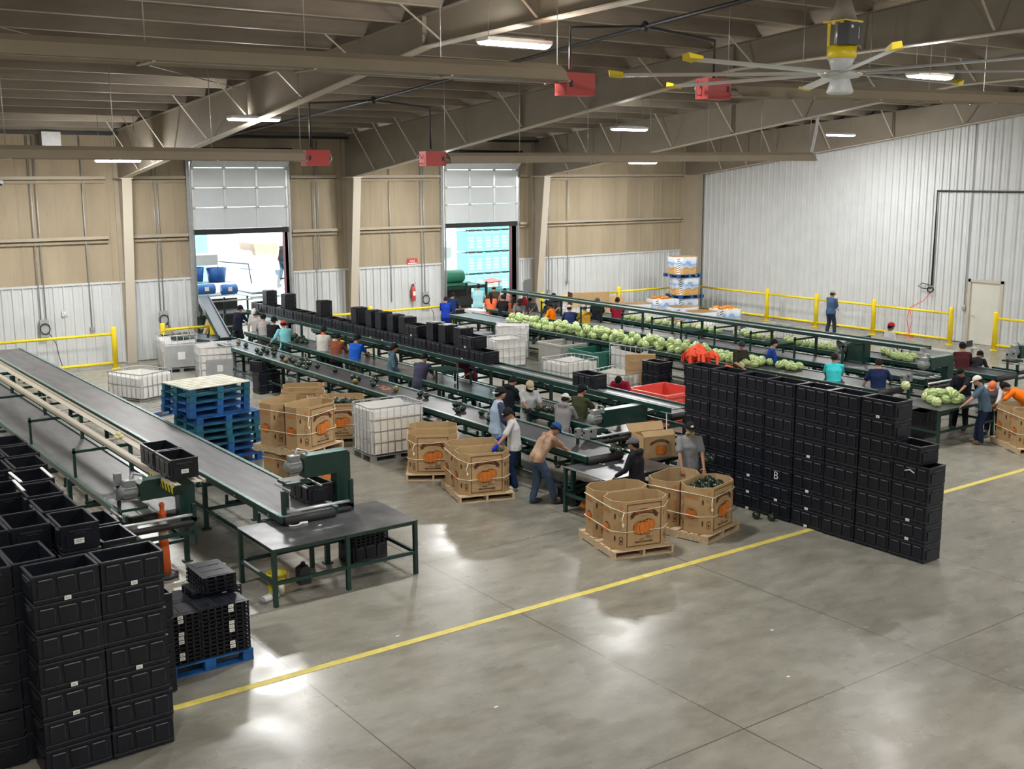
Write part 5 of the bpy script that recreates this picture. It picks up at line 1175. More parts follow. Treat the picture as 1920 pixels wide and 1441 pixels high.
for px, py in ((1668, 662), (1676, 668), (1682, 664), (1690, 670), (1698, 666), (1671, 672), (1685, 674), (1703, 673), (1676, 655), (1712, 668)): v = P(px, py, 1.08); fruit(ME, min(26.9, max(26.25, v.x)), v.y, BT + .1, 'green melon on the far belt just behind the green drive housing', 'melons behind the drive housing', 'melon', 'melon')
for l, lst in enumerate((((1737, 742), (1746, 747), (1756, 752), (1765, 741), (1774, 747), (1785, 741), (1792, 748), (1772, 737), (1755, 740), (1740, 735), (1750, 734), (1800, 745)), ((1748, 736), (1760, 735), (1780, 733), (1788, 738)))):
    for px, py in lst: v = P(px, py, .97 + .12 * l); fruit(ME if rnd.random() < .7 else ME2, v.x, v.y, .855 + .1 + .13 * l, 'green melon heaped on the steel table at right', 'melons on the right table', 'melon', 'melon')
v = P(1698, 723, 1.08); fruit(ME2, min(23.0, v.x), v.y, BT + .1, 'single pale melon at the near end of the melon belt', None, 'melon', 'melon')
b = MB(); b.lathe([(0, -.07), (.09, -.055), (.118, 0), (.09, .06), (.01, .062)], 'pumpkin', n=24, lobes=8, amp=.06); b.tube([(0, 0, .05), (.015, 0, .10)], .015, 'brownl', 6)
tag(b.build('pumpkin', loc=(12.72, 15.25, .075)), 'small orange pumpkin on the floor behind the table leg', 'pumpkin')
b = MB()
for k in range(7): b.ell((rnd.uniform(-.15, .15), rnd.uniform(-.1, .1), .05), (.1, .08, .05), 'grey', n=8, k=6)
tag(b.build('plastic_bag', loc=(13.05, 15.2, .0)), 'crumpled grey plastic bag beside the orange pumpkin', 'bag')
b = MB()
for (dx, dz) in ((0, 0), (.075, .01), (.03, .06)): b.ell((dx, .02 * dx, .045 + dz), (.048, .045, .042), 'cream', n=12, k=8)
v = P(213, 822, 1.6); tag(b.build('cream_squash', loc=(5.55, v.y, 1.6 - .03)), 'cluster of small cream squash left on the raised strip at far left', 'squash')

# red rags, table oddments
for i in range(13):
    dx, dy, dz = rnd.uniform(-.25, .85), rnd.uniform(-.35, .35), rnd.uniform(-.08, .22)
    if i > 9: dx, dy, dz = (.95, .55, .3)[i - 10], -.5, (-.35, -.5, -.45)[i - 10]
    b = MB(); b.ell((0, 0, 0), (.17, .13, .10), 'glove', n=22, k=16)
    b.v = [(x * (1 + .9 * noise.noise(Vector((x * 9 + i * 3, y * 9, z * 9)))), y * (1 + .9 * noise.noise(Vector((x * 9, y * 9 + i * 5, z * 9)))), z * (1 + .9 * noise.noise(Vector((x * 11, y * 11, z * 11 + i))))) for x, y, z in b.v]
    for k in range(4):
        a = rnd.uniform(0, 6.3); l_ = rnd.uniform(.14, .3); w = .035
        p0_, p1_, p2_ = Vector((.08 * cos(a), .08 * sin(a), .04)), Vector((.19 * cos(a), .19 * sin(a), .0)), Vector((.22 * cos(a), .22 * sin(a), -l_))
        b.bar(p0_, p1_, w * 2.2, .02, 'glove'); b.bar(p1_, p2_, w * 1.8, .02, 'glove', up=(cos(a), sin(a), 0))
    tag(b.build('rag', loc=(20.25 + dx, 20.4 + dy, 1.42 + dz), rz=rnd.uniform(0, 6)), 'bright red-orange rag in the heap left of the melon belt', 'rag', 'red rags heaped on crates')
b = MB(); b.lathe([(.115, 0), (.115, .006), (.125, .2), (.135, .28), (.15, .28), (.15, .30), (.132, .30), (.125, .295), (.11, .02), (0, .02)], 'ylw', n=28); b.tube([(.14, 0, .26), (.1, -.16, .12), (-.05, -.19, .08), (-.14, 0, .26)], .005, 'galv', 4)
tag(b.build('bucket', loc=(6.42, 14.75, 0)), 'dirty yellow bucket under the near corner of the empty steel table', 'bucket')
b = MB(); b.prism([(-.09, 0), (.09, 0), (.09, .22), (.03, .3), (-.09, .24)], -.08, .08, 'pipe', f=lambda x, y, z: (x, z, y)); b.lathe([(.03, .28), (.03, .33), (0, .33)], 'pipe', c=(.0, 0, 0), n=12); b.tube([(-.06, 0, .25), (-.03, 0, .31), (.02, 0, .3)], .012, 'pipe', 6)
tag(b.build('jug', loc=(6.9, 14.85, 0)), 'black plastic jug on the floor under the empty steel table', 'jug')
b = MB(); b.box(-.08, -.1, 0, .08, .1, .24, 'card'); tag(b.build('paper_bag', loc=(6.62, 15.0, 0)), 'brown paper bag behind the yellow bucket', 'bag')
b = MB(); b.tube([(-.17, 0, .05), (.12, 0, .05)], .05, 'hdpe', 12); b.tube([(-.19, 0, .05), (-.17, 0, .05)], .055, 'grey', 12); b.tube([(-.02, 0, .05), (.02, 0, .05)], .053, 'grey', 12); b.lathe([(.045, 0), (.045, .12), (.02, .15), (0, .15)], 'hdpe', c=(.25, .05, 0), n=12)
tag(b.build('bottle', loc=(6.22, 14.5, 0), rz=R_(20)), 'clear plastic bottle lying beside the yellow bucket', 'bottle')
v = P(553, 983, .87); b = MB(); b.tube([(.09 * cos(a * .6), .05 * sin(a * .6), .01) for a in range(11)], .012, 'sticker', 5, closed=True); b.tube([(.08, 0, .012), (.2, -.02, .012)], .02, 'sticker', 6)
tag(b.build('tape_loop', loc=(v.x, v.y, .862)), 'white loop of tape lying on the empty steel table', 'tape')
for i, (px, py) in enumerate(((600, 984), (578, 967), (590, 965), (1118, 867), (1125, 869), (1132, 870), (1160, 860), (1150, 850))): 
    z = .86 if i < 3 else .84; v = P(px, py, z); b = MB(); b.prism([(-.03, -.02), (.03, -.01), (.02, .02), (-.02, .02)], 0, .002, 'sticker'); tag(b.build('paper_scrap', loc=(v.x, v.y, z + .0005)), 'white paper scrap on the %s steel table' % ('empty' if i < 3 else 'squash packers\''), 'paper', 'paper scraps on the %s table' % ('empty' if i < 3 else 'packing'))
v = P(520, 1038 + 0, 0); v = P(447, 1072 + 20, 0)
# orange delineator
r = empty('delineator', (5.33, 16.35, 0)); tag(r, 'orange delineator post with white reflective bands behind the left crate stacks', 'traffic post')
b = MB(); b.lathe([(.2, 0), (.2, .05), (.1, .06)], 'pipe', n=8); b.build('base', r)
b = MB(); b.lathe([(.085, .05), (.072, .6), (.06, .98), (.075, 1.0), (.06, 1.03), (.035, 1.05), (.035, 1.12), (.045, 1.13), (.03, 1.17), (0, 1.17)], 'cone', n=24); b.build('post', r)
for z0, z1 in ((.62, .72), (.80, .92)): b = MB(); b.lathe([(.0745 - (z0 - .6) * .03, z0), (.0745 - (z1 - .6) * .03, z1)], 'sticker', n=24); b.build('reflective_band', r)
# floor scraps
for i, (px, py) in enumerate(((1447, 1181), (745, 1012 + 180), (1478, 1268), (930, 1325), (1900, 978))): v = P(px, py, 0); b = MB(); b.prism([(-.025, -.012), (.03, -.01), (.025, .012), (-.02, .014)], .0005, .004, 'sticker' if i < 4 else 'pipe'); tag(b.build('floor_scrap', loc=(v.x, v.y, 0)), ['white scrap on the floor in front of the crate wall', 'white scrap on the floor below the empty steel table', 'tiny white tag on the open floor', 'tiny scrap on the open floor at bottom centre', 'dark scrap on the floor at the right edge'][i], 'litter')
# grey round mirror/paddle by the right dock door
b = MB(); b.prism([(-.16, 0), (.16, .05), (.2, .45), (.1, .52), (-.14, .5), (-.2, .4)], -.02, .02, 'motor', f=lambda x, y, z: (x, z, y)); b.tube([(0, 0, 0), (.03, 0, -.5), (.05, 0, -1.7)], .025, 'pipe', 6)
v = P(989, 537, 2.0); tag(b.build('paddle_sign', loc=(v.x, v.y, 1.75)), 'grey paddle-shaped panel on a pole just right of the right dock door', 'panel')
# laptop-like reader on stand
b = MB(); b.box(-.15, -.1, 1.0, .15, .1, 1.02, 'alu'); b.box(-.15, .09, 1.02, .15, .11, 1.2, 'pipe'); b.box(-.03, -.03, 0, .03, .03, 1.0, 'galv'); v = P(1823, 652, 1.0); tag(b.build('label_printer', loc=(v.x, v.y, 0)), 'small black and white device on a stand in front of the beige door', 'device')

# ================================================================== THE YARD OUTSIDE
b = MB(); b.box(14, 62, 0, 60, 62.5, 7, 'farw')
for z in (2.6, 4.4, 6.0):
    for k in range(18): b.box(16 + k * 1.6, 61.97, z, 16.9 + k * 1.6, 62, z + .1, 'motor')
for k in range(8): b.box(16 + k * 4, 61.9, 0, 16.1 + k * 4, 62, 7, 'ltblue')
tag(b.build('trailer_wall'), 'long pale trailer side across the bright yard', 'trailer')
b = MB(); b.box(17.0, 52, 0, 19.9, 55, 5.2, 'tealbin'); b.box(17.1, 51.97, 0.2, 18.0, 52, 5, 'ltblue')
tag(b.build('teal_container'), 'teal container standing in the yard at the left of the left dock door', 'container')
def ybox(px0, py0, px1, py1, y, d, m, name, label, cat, extra=None):
    a = PY(px0, py1, y); c = PY(px1, py0, y); b = MB(); b.box(a.x, y, a.z, c.x, y + d, c.z, m)
    if extra: extra(b, a, c)
    return tag(b.build(name), label, cat)
r = empty('sorting_machine', (14.5, 39.5, 0)); tag(r, 'grey hopper machine with blue tubs and motors just outside the left dock door', 'machine')
def part(name, px0, py0, px1, py1, y, d, m):
    a = PY(px0, py1, y); c = PY(px1, py0, y); b = MB(); b.box(a.x, y, a.z, c.x, y + d, c.z, m); b.v = [(x - 14.5, y_ - 39.5, z) for x, y_, z in b.v]; return b.build(name, r)
part('hopper', 361, 477, 408, 499, 40.2, 1.2, 'whited'); part('frame', 363, 553, 442, 557, 39.6, 1.2, 'green'); part('frame', 365, 528, 438, 533, 40.0, 1, 'motor')
for (x0, x1) in ((363, 389), (396, 431)):
    a = PY(x0, 530, 40); c = PY(x1, 502, 40); b = MB(); w = c.x - a.x
    b.lathe([(0, 0), (w * .40, 0), (w * .5, c.z - a.z), (w * .47, c.z - a.z), (w * .37, .03), (0, .03)], 'bluemot', c=((a.x + c.x) / 2 - 14.5, .9, a.z), n=20); b.build('blue_tub', r)
for (x0, x1) in ((372, 403), (418, 444)):
    a = PY(x0, 553, 39.4); c = PY(x1, 532, 39.4); b = MB(); w = c.x - a.x; h = (c.z - a.z) / 2
    b.lathe([(0, -w / 2), (h, -w / 2), (h, w / 2), (0, w / 2)], 'bluemot', c=((a.x + c.x) / 2 - 14.5, 0, (a.z + c.z) / 2), n=20, axis='x'); b.box((a.x + c.x) / 2 - 14.6, -h - .02, (a.z + c.z) / 2 - .05, (a.x + c.x) / 2 - 14.45, -h, (a.z + c.z) / 2 + .1, 'sticker'); b.build('blue_motor', r)
a = PY(408, 490, 40.5); b = MB(); b.tube([(a.x - 14.5, 1, a.z - .6), (a.x - 14.5, 1, a.z), (a.x - 13.3, 1, a.z - .15), (a.x - 13.2, 1, a.z - .9)], .02, 'pipe', 6); b.build('handrail', r)
b = MB()
for k in range(4): b.box(-.6 + k * .9, .2, 0, -.54 + k * .9, .26, 1.6, 'green')
b.box(-.6, .1, .9, 2.3, 1.6, 1.0, 'rubber'); b.box(-.6, .1, 1.45, 2.3, .16, 1.5, 'galv'); b.box(-.6, .1, .5, 2.3, .16, .55, 'galv'); b.box(-.6, 1.6, 0, 2.3, 1.7, 1.4, 'pipe'); b.build('lower_frame', r)
r = empty('feed_truck', (19.6, 44, 0)); tag(r, 'pale blue feed truck with a tan tarpaulin outside the left dock door', 'truck')
def part2(name, px0, py0, px1, py1, y, d, m, skew=0.0):
    a = PY(px0, py1, y); c = PY(px1, py0, y); b = MB(); b.box(a.x, y, a.z, c.x, y + d, c.z, m)
    b.v = [(x - 19.6 + skew * (z - a.z), y_ - 44, z) for x, y_, z in b.v]; return b.build(name, r)
part2('truck_bed', 471, 505, 527, 548, 44, 2.5, 'ltblue'); part2('tarpaulin', 480, 455, 522, 479, 44.6, 1.6, 'tan', skew=-.15); part2('chute', 474, 470, 484, 504, 44.2, 1.8, 'whited', skew=-.4); part2('chassis', 471, 548, 527, 556, 44.1, 2.3, 'farw'); 
p0 = PY(500, 556, 44); b = MB(); b.box(-2, .2, 0, 2.0, 2.3, p0.z, 'ltblue'); b.build('understructure', r)
# right dock door: walls of teal bins
r0 = 0
BNM = MB(); w_, h_ = 1.0, 1.08
BNM.box(-.48, 0, .06, .48, 1.0, h_ - .03, 'tealbin')
for z in (.06, .9): BNM.box(-.5, -.02, z, .5, 1.02, z + .12, 'tealbin')
for x in (-.5, -.03, .44): BNM.box(x, -.02, 0.06, x + .06, 0, h_, 'tealbin')
for x in (-.4, .08): BNM.box(x, -.025, 0, x + .3, 0.3, .07, 'pipe')
for z in (.25, .4, .55, .7): 
    for x in (-.38, .1): BNM.box(x, -.015, z, x + .26, 0, z + .05, 'ltblue')
YB = BNM.mesh('yard_bin')
y0_ = 47.0
for c in range(8):
    for k in range(5):
        if c == 0 and k > 3: continue
        a = PY(881 + 13.2 * c, 530, y0_); o = bpy.data.objects.new('yard_bin', YB); COL.objects.link(o); o.location = (PY(877, 530, y0_).x + 1.03 * c + .5, y0_ + .02 * c, k * 1.08); tag(o, 'teal slatted harvest bin in the tall stacks outside the right dock door', 'bin', 'teal bins outside the right dock door')
r = empty('washer_machine', (25.0, 39.3, 0)); tag(r, 'dark green machine with a round green motor outside the right dock door', 'machine')
a = PY(850, 518, 39.3); b = MB(); b.lathe([(0, -.42), (.26, -.42), (.28, -.36), (.28, .36), (.26, .42), (0, .42)], 'grnmot', c=(a.x - 25, 0, a.z), n=22, axis='x'); b.box(a.x - 25 - .5, -.3, a.z - .36, a.x - 25 + .5, .3, a.z - .26, 'grnmot'); b.build('green_motor', r)
b = MB(); zt = PY(850, 530, 39.3).z
b.box(-1.6, -.3, zt - .25, 2.0, .9, zt - .12, 'green'); b.box(-1.6, -.4, zt - .9, 2.0, -.3, zt - .55, 'pipe'); b.box(-1.6, .9, 0, 2.0, 1.0, zt - .1, 'pipe')
for x in (-1.5, -.3, .9, 1.9): b.box(x, -.35, 0, x + .08, -.27, zt, 'green')
for z in (.5, .9): b.box(-1.6, -.36, z, 2.0, -.3, z + .05, 'galv')
b.build('frame', r)
r = empty('farm_truck', (25, 50, 0)); tag(r, 'white truck with a dark window parked outside the right dock door', 'truck')
b = MB(); a = PY(834, 500, 52); c = PY(872, 440, 52); b.box(-3.5 + 0, 2, .5, c.x - 25, 4.5, 3.2, 'farw'); b.build('cab', r)
b = MB(); a = PY(833, 482, 51.9); c = PY(846, 463, 51.9); b.box(a.x - 25, 1.9, a.z, c.x - 25, 2.0, c.z, 'motor'); b.build('window', r)
b = MB(); 
for x in (-2.5, -.3): b.lathe([(0, -.15), (.5, -.15), (.5, .15), (0, .15)], 'rubber', c=(x, 2.0, .5), n=20, axis='y')
b.build('wheel_set', r)
a = PY(910, 530, 40.5); c = PY(941, 522, 40.5); b = MB(); b.add([(a.x, 40.5, a.z), (c.x, 40.5, a.z + .05), (c.x, 41.2, c.z), (a.x + .4, 41.2, c.z - .05), (a.x, 40.5, a.z - .05), (c.x, 40.5, a.z), (c.x, 41.2, c.z - .05), (a.x + .4, 41.2, c.z - .1)], [(0, 1, 2, 3), (7, 6, 5, 4), (0, 4, 5, 1), (1, 5, 6, 2), (2, 6, 7, 3), (3, 7, 4, 0)], 'redp')
b.box(a.x + .1, 40.6, 0, a.x + .16, 40.66, a.z, 'galv'); b.box(c.x - .1, 40.6, 0, c.x - .04, 40.66, a.z, 'galv'); tag(b.build('red_chute'), 'red sloping sheet on posts above the packers outside the right dock door', 'chute')
b = MB(); a = PY(905, 536, 40.0); c = PY(958, 536, 40.0); b.box(a.x, 39.8, .85, c.x, 40.7, .95, 'hdpe'); b.box(a.x, 39.8, .95, c.x, 39.85, 1.15, 'tealbin'); b.box(a.x, 40.65, .95, c.x, 40.7, 1.15, 'tealbin')
for x in (a.x + .1, (a.x + c.x) / 2, c.x - .1): b.box(x - .04, 39.85, 0, x + .04, 39.95, .85, 'green')
tag(b.build('yard_conveyor'), 'pale melon chute running out through the right dock door', 'conveyor')
b = MB()
for k in range(5): b.box(23.9 + .02 * k, 35.2, .1 + .17 * k, 24.5, 36.2, .22 + .17 * k, 'hdpe')
b.box(23.85, 35.1, 0, 24.55, 36.3, .08, 'wood'); tag(b.build('sack_pile'), 'pile of white sacks on the floor behind the yellow post of the right dock door', 'sacks')
b = MB()
for k, (dx, dy) in enumerate(((0, 0), (.5, -.9), (.9, -2.1))): b.ell((dx, dy, .3), (.35, .3, .3), 'hdpe', n=12, k=8); b.ell((dx + .2, dy + .3, .55), (.3, .25, .2), 'hdpe', n=12, k=8)
tag(b.build('white_sack', loc=(13.95, 35.6, 0)), 'lumpy white sacks on the floor just inside the left dock door', 'sacks')
b = MB(); b.bar((0, 0, 0), (.42, .1, 1.3), .25, .03, 'wood'); tag(b.build('plank', loc=(13.3, 36.0, 0)), 'wooden plank leaning beside the short yellow rail', 'plank')
# low junk under the melon line seen against the light
for (x, y, s) in ((22.9, 33.4, 1.0), (22.9, 32.2, .9), (22.8, 31.4, .8)):
    b = MB(); b.box(-.3 * s, -.4, .0, .3 * s, .4, .28, 'hdpe'); b.box(-.25, -.35, .28, .3, .3, .4 * s, 'farw'); tag(b.build('foam_block', loc=(x, y, 0)), 'white foam block under the melon belt, %s' % ('nearest the dock door' if s == 1 else 'second from the dock door' if s == .9 else 'third from the dock door'), 'block')

# ================================================================== PEOPLE
M['camotan'] = mat('camotan', (.52, .36, .25), .85, scale=7, col2=(.21, .115, .07), stretch=(1, 1, .45), spec=.2)
M['patterned'] = mat('patterned', (.45, .40, .22), .85, scale=14, col2=(.10, .09, .04), spec=.2)

VOX = bpy.data.objects
def cloth(col): 
    n = 'cloth_%d_%d_%d' % tuple(int(c * 255) for c in col); return mat(n, col, .85, var=.05, scale=7, bump=.12, bscale=14, spec=.2)
def rc(b, p, q, r0, r1, m, n=10):
    """round cone from p to q"""
    p = Vector(p); q = Vector(q); d = (q - p); L = d.length
    if L < 1e-5: return
    d /= L; pts = []; rs = []
    for a in (-1.45, -1.0, -.5): pts.append(p + d * (r0 * sin(a))); rs.append(r0 * cos(a))
    for t in (0, .25, .5, .75, 1): pts.append(p + d * L * t); rs.append(r0 + (r1 - r0) * t)
    for a in (.5, 1.0, 1.45): pts.append(q + d * (r1 * sin(a))); rs.append(r1 * cos(a))
    b.tube(pts, rs, m, n)
def loft(b, rings, m, n=16):
    """rings: (centre, half width x, half depth y, rotation matrix)"""
    vs = []; fs = []
    for c, rx_, ry_, rm in rings:
        for k in range(n):
            t = 2 * PI * k / n; vs.append(Vector(c) + rm @ Vector((rx_ * cos(t), ry_ * sin(t), 0)))
    L = len(rings)
    for i in range(L - 1):
        for k in range(n): fs.append((i * n + k, i * n + (k + 1) % n, (i + 1) * n + (k + 1) % n, (i + 1) * n + k))
    fs.append(tuple(range(n))[::-1]); fs.append(tuple((L - 1) * n + k for k in range(n))); b.add(vs, fs, m, True)
def remeshed(b, vox, smooth=2):
    me = b.mesh('tmp'); o = bpy.data.objects.new('tmp', me); COL.objects.link(o)
    bm = bmesh.new(); bm.from_mesh(me); bmesh.ops.recalc_face_normals(bm, faces=bm.faces); bm.to_mesh(me); bm.free()
    md = o.modifiers.new('r', 'REMESH'); md.mode = 'VOXEL'; md.voxel_size = vox; md.use_smooth_shade = True
    if smooth: s = o.modifiers.new('s', 'SMOOTH'); s.iterations = smooth; s.factor = .5
    dg = bpy.context.evaluated_depsgraph_get(); out = bpy.data.meshes.new_from_object(o.evaluated_get(dg)); bpy.data.objects.remove(o); bpy.data.meshes.remove(me)
    vs = [tuple(v.co) for v in out.vertices]; fs = [tuple(p.vertices) for p in out.polygons]; bpy.data.meshes.remove(out)
    return vs, fs
def ik(a, c, l1, l2, hint):
    a = Vector(a); c = Vector(c); d = c - a; L = min(d.length, (l1 + l2) * .995)
    c = a + d.normalized() * L; d = (c - a).normalized(); x = (l1 * l1 - l2 * l2 + L * L) / (2 * L); h = math.sqrt(max(0, l1 * l1 - x * x))
    hn = Vector(hint) - d * Vector(hint).dot(d); hn.normalize(); return a + d * x + hn * h, c

def person(px, py, yaw, label, H=1.70, lean=10, shirt=(.3, .3, .3), sleeve='short', pants=(.02, .03, .06), hat=None, hatback=False, hairl='short', skin='skinA',
           hands=((-.17, .42, 1.05), (.17, .42, 1.05)), headyaw=0, headp=15, shoe='sole', bend=0, gloves=None, sleevecol=None, hood=False, mask=None, stride=.08, fine=False, at=None, stout=1.1, hatmark=None, collar=None, zoff=0, group=None, brimcol=None, tailored=None):
    """a standing worker; (px,py) is the top of the head in the photo, yaw the way they face (0 = away along +y, positive = to the left)"""
    s = H / 1.75; Rl = Matrix.Rotation(-R_(lean), 3, 'X'); I3 = Matrix.Identity(3)
    Rl2 = Matrix.Rotation(-R_(lean + bend), 3, 'X')
    hip = Vector((0, -.02 - .004 * lean, .93)); 
    def up(h, R=Rl): return hip + R @ Vector((0, 0, h))
    waist = up(.10); chest = waist + Rl2 @ Vector((0, .0, .24)); shl = waist + Rl2 @ Vector((0, -.005, .40)); neck = waist + Rl2 @ Vector((0, .0, .445))
    hp = Matrix.Rotation(R_(headyaw), 3, 'Z') @ Matrix.Rotation(-R_(lean * .6 + bend * .6 + headp), 3, 'X')
    head = neck + (Rl2 @ Vector((0, .02, .035))) + hp @ Vector((0, .015, .078))
    sh = [waist + Rl2 @ Vector((sx * .172 * stout ** .5, 0, .362)) for sx in (-1, 1)]
    arms = []
    for i, sx in enumerate((-1, 1)):
        el, wr = ik(sh[i], Vector(hands[i]), .285, .26, Vector((sx * .6, -.5, -.8))); arms.append((sh[i], el, wr))
    legs = []
    for i, sx in enumerate((-1, 1)):
        hj = hip + Vector((sx * .095, 0, -.03)); fy_ = (stride if i else -stride); an = Vector((sx * .12, fy_ + .02, .09)); kn, an2 = ik(hj, an, .415, .412, Vector((0, 1, 0))); legs.append((hj, kn, an2))
    top_local = head + hp @ Vector((0, 0, .125 + (.02 if hat else 0)))
    top = top_local * s
    if at: loc = Vector((at[0], at[1], zoff))
    else:
        rz = R_(yaw); w = P(px, py, top.z + zoff); off = Matrix.Rotation(rz, 3, 'Z') @ Vector((top.x, top.y, 0)); loc = Vector((w.x - off.x, w.y - off.y, zoff))
    r = empty('person', loc, R_(yaw)); r.scale = (s, s, s); tag(r, label, 'person', group)
    sk = M[skin]; vox = .016 if fine else .022
    # ---- body
    b = MB()
    loft(b, [(hip + Vector((0, 0, -.08)), .13 * stout, .09 * stout, I3), (hip, .145 * stout, .10 * stout, Rl), (waist, .125 * stout, .085 * stout, Rl), (chest, .15 * stout, .095 * stout, Rl2), (waist + Rl2 @ Vector((0, 0, .36)), .15, .08, Rl2), (waist + Rl2 @ Vector((0, 0, .42)), .08, .06, Rl2)], 'skinA')
    rc(b, shl, neck + Vector((0, 0, .0)), .06, .055, 'skinA'); rc(b, neck, head, .058, .056, 'skinA')
    b.ell(head, (.078, .098, .115), 'skinA', 16, 12, hp); b.ell(head + hp @ Vector((0, .035, -.06)), (.055, .055, .05), 'skinA', 12, 8, hp)
    rc(b, head + hp @ Vector((0, .088, .02)), head + hp @ Vector((0, .108, -.018)), .012, .018, 'skinA', 8)
    for sx in (-1, 1): b.ell(head + hp @ Vector((sx * .08, -.005, -.01)), (.014, .02, .03), 'skinA', 8, 6, hp)
    for (a, e, w_) in arms: rc(b, a, e, .052, .042, 'skinA'); rc(b, e, w_, .042, .028, 'skinA')
    for (a, k, an) in legs: rc(b, a, k, .088, .058, 'skinA'); rc(b, k, an, .055, .038, 'skinA'); rc(b, an, an + Vector((0, .13, -.045)), .038, .028, 'skinA')
    hand_dirs = []
    for i, (a, e, w_) in enumerate(arms):
        d = (w_ - e).normalized(); d = (d + Vector((0, .25, -.25))).normalized(); hand_dirs.append(d)
        sx = (-1, 1)[i]; side = d.cross(Vector((0, 0, 1))); side = side.normalized() if side.length > .1 else Vector((1, 0, 0)); nn = side.cross(d).normalized()
        rm = Matrix((side, d, nn)).transposed(); b.ell(w_ + d * .05, (.040, .058, .018), 'skinA', 12, 8, rm)
    vs, fs = remeshed(b, vox)
    B = MB(); B.add(vs, fs, sk, True)
    gm = None
    for i, (a, e, w_) in enumerate(arms):          # fingers, rooted in the palm
        d = hand_dirs[i]; side = d.cross(Vector((0, 0, 1))); side = side.normalized() if side.length > .1 else Vector((1, 0, 0)); nn = side.cross(d).normalized(); inn = side * (1 if i == 0 else -1)
        if inn.dot(Vector((-1 if i else 1, 0, 0))) < 0: inn = -inn
        fm = M[skin] if not gloves else cloth(gloves)
        for j, (o_, L) in enumerate(((.028, .07), (.010, .08), (-.009, .075), (-.027, .058))):
            k0 = w_ + d * .085 + inn * o_; k1 = k0 + d * L * .5 - nn * L * .12; k2 = k1 + d * L * .32 - nn * L * .34
            B.tube([k0, k1, k2], [.0098, .0092, .0075], fm, 6)
        t0 = w_ + d * .03 + inn * .032; B.tube([t0, t0 + inn * .028 + d * .025, t0 + inn * .03 + d * .055 - nn * .012], [.012, .011, .008], fm, 6)
    for sx in (-1, 1): B.ell(head + hp @ Vector((sx * .031, .089, .018)), (.013, .006, .007), 'eye', 8, 6, hp); B.ell(head + hp @ Vector((sx * .031, .086, .038)), (.02, .007, .005), 'hair', 8, 4, hp)
    B.ell(head + hp @ Vector((0, .090, -.052)), (.022, .006, .007), 'lip', 8, 6, hp)
    body = B.build('body', r, fix=False)
    # ---- shirt
    sc = M[shirt] if isinstance(shirt, str) else cloth(shirt); b = MB(); g = .022
    low = -.10 if not tailored else -.06
    loft(b, [(hip + Vector((0, 0, low)), (.165 + g) * stout, (.12 + g) * stout, I3), (hip, (.155 + g) * stout, (.115 + g) * stout, Rl), (waist + Rl @ Vector((0, 0, .02)), (.14 + g) * stout, (.10 + g) * stout, Rl), (chest, (.165 + g) * stout ** .7, (.112 + g) * stout ** .7, Rl2), (waist + Rl2 @ Vector((0, 0, .32)), .172 * stout ** .5, .108, Rl2), (waist + Rl2 @ Vector((0, 0, .385)), .13, .09, Rl2), (waist + Rl2 @ Vector((0, 0, .43)), .08, .07, Rl2)], 'skinA')
    for sx in (0, 1): rc(b, shl + Rl2 @ Vector((0, 0, -.02)), sh[sx] + Rl2 @ Vector((0, 0, -.005)), .055, .058, 'skinA')
    for (a, e, w_) in arms:
        if sleeve == 'short': q = a + (e - a) * .78; rc(b, a, q, .060, .066, 'skinA')
        else: rc(b, a, e, .064, .056, 'skinA'); rc(b, e, e + (w_ - e) * .93, .056, .044, 'skinA')
    if hood: rc(b, shl + Rl2 @ Vector((-.07, -.07, .02)), shl + Rl2 @ Vector((.07, -.07, .02)), .06, .06, 'skinA'); rc(b, shl + Rl2 @ Vector((-.07, .03, .03)), shl + Rl2 @ Vector((.07, .03, .03)), .04, .04, 'skinA')
    vs, fs = remeshed(b, vox); b = MB(); b.add(vs, fs, sc, True)
    if fine or True:
        vv = []
        for v in b.v: 
            n_ = noise.noise(Vector(v) * 9 + Vector((px * .1, 0, 0))); vv.append((v[0] * (1 + .03 * n_), v[1] + .010 * n_, v[2] + .006 * noise.noise(Vector(v) * 17)))
        b.v = vv
    so = b.build('shirt', r, fix=False)
    if sleevecol:
        b = MB()
        for (a, e, w_) in arms: rc(b, a, e, .071, .062, 'skinA'); rc(b, e, e + (w_ - e) * .9, .062, .049, 'skinA')
        vs, fs = remeshed(b, vox); b = MB(); b.add(vs, fs, cloth(sleevecol), True); b.build('sleeve', r, fix=False)['label'] = 'differently coloured sleeves'
    if collar: b = MB(); b.tube([neck + Rl2 @ Vector((.068 * cos(t), .062 * sin(t), -.025)) for t in [2 * PI * k / 14 for k in range(14)]], .022, cloth(collar), 6, closed=True); b.build('collar', r)
    # ---- trousers
    b = MB(); loft(b, [(hip + Vector((0, 0, -.13)), .135 * stout, .10 * stout, I3), (hip + Vector((0, 0, -.04)), .16 * stout, .115 * stout, I3), (waist + Vector((0, 0, -.03)), .145 * stout, .105 * stout, Rl)], 'skinA')
    for (a, k, an) in legs: rc(b, a, k, .105, .082, 'skinA'); rc(b, k, an + Vector((0, 0, .02)), .080, .068, 'skinA')
    vs, fs = remeshed(b, vox); b = MB(); b.add(vs, fs, cloth(pants), True); b.v = [(v[0] + .006 * noise.noise(Vector(v) * 11), v[1] + .007 * noise.noise(Vector(v) * 12 + Vector((5, 0, 0))), v[2]) for v in b.v]; b.build('trousers', r, fix=False)
    for (a, k, an) in legs:
        b = MB(); z = .045; x = an.x; y = an.y
        b.ell((x, y + .07, .052), (.05, .145, .048), shoe, 12, 8); b.ell((x, y, .08), (.045, .055, .06), shoe, 10, 8); b.v = [(v[0], v[1], max(v[2], .004)) for v in b.v]; b.build('shoe', r)
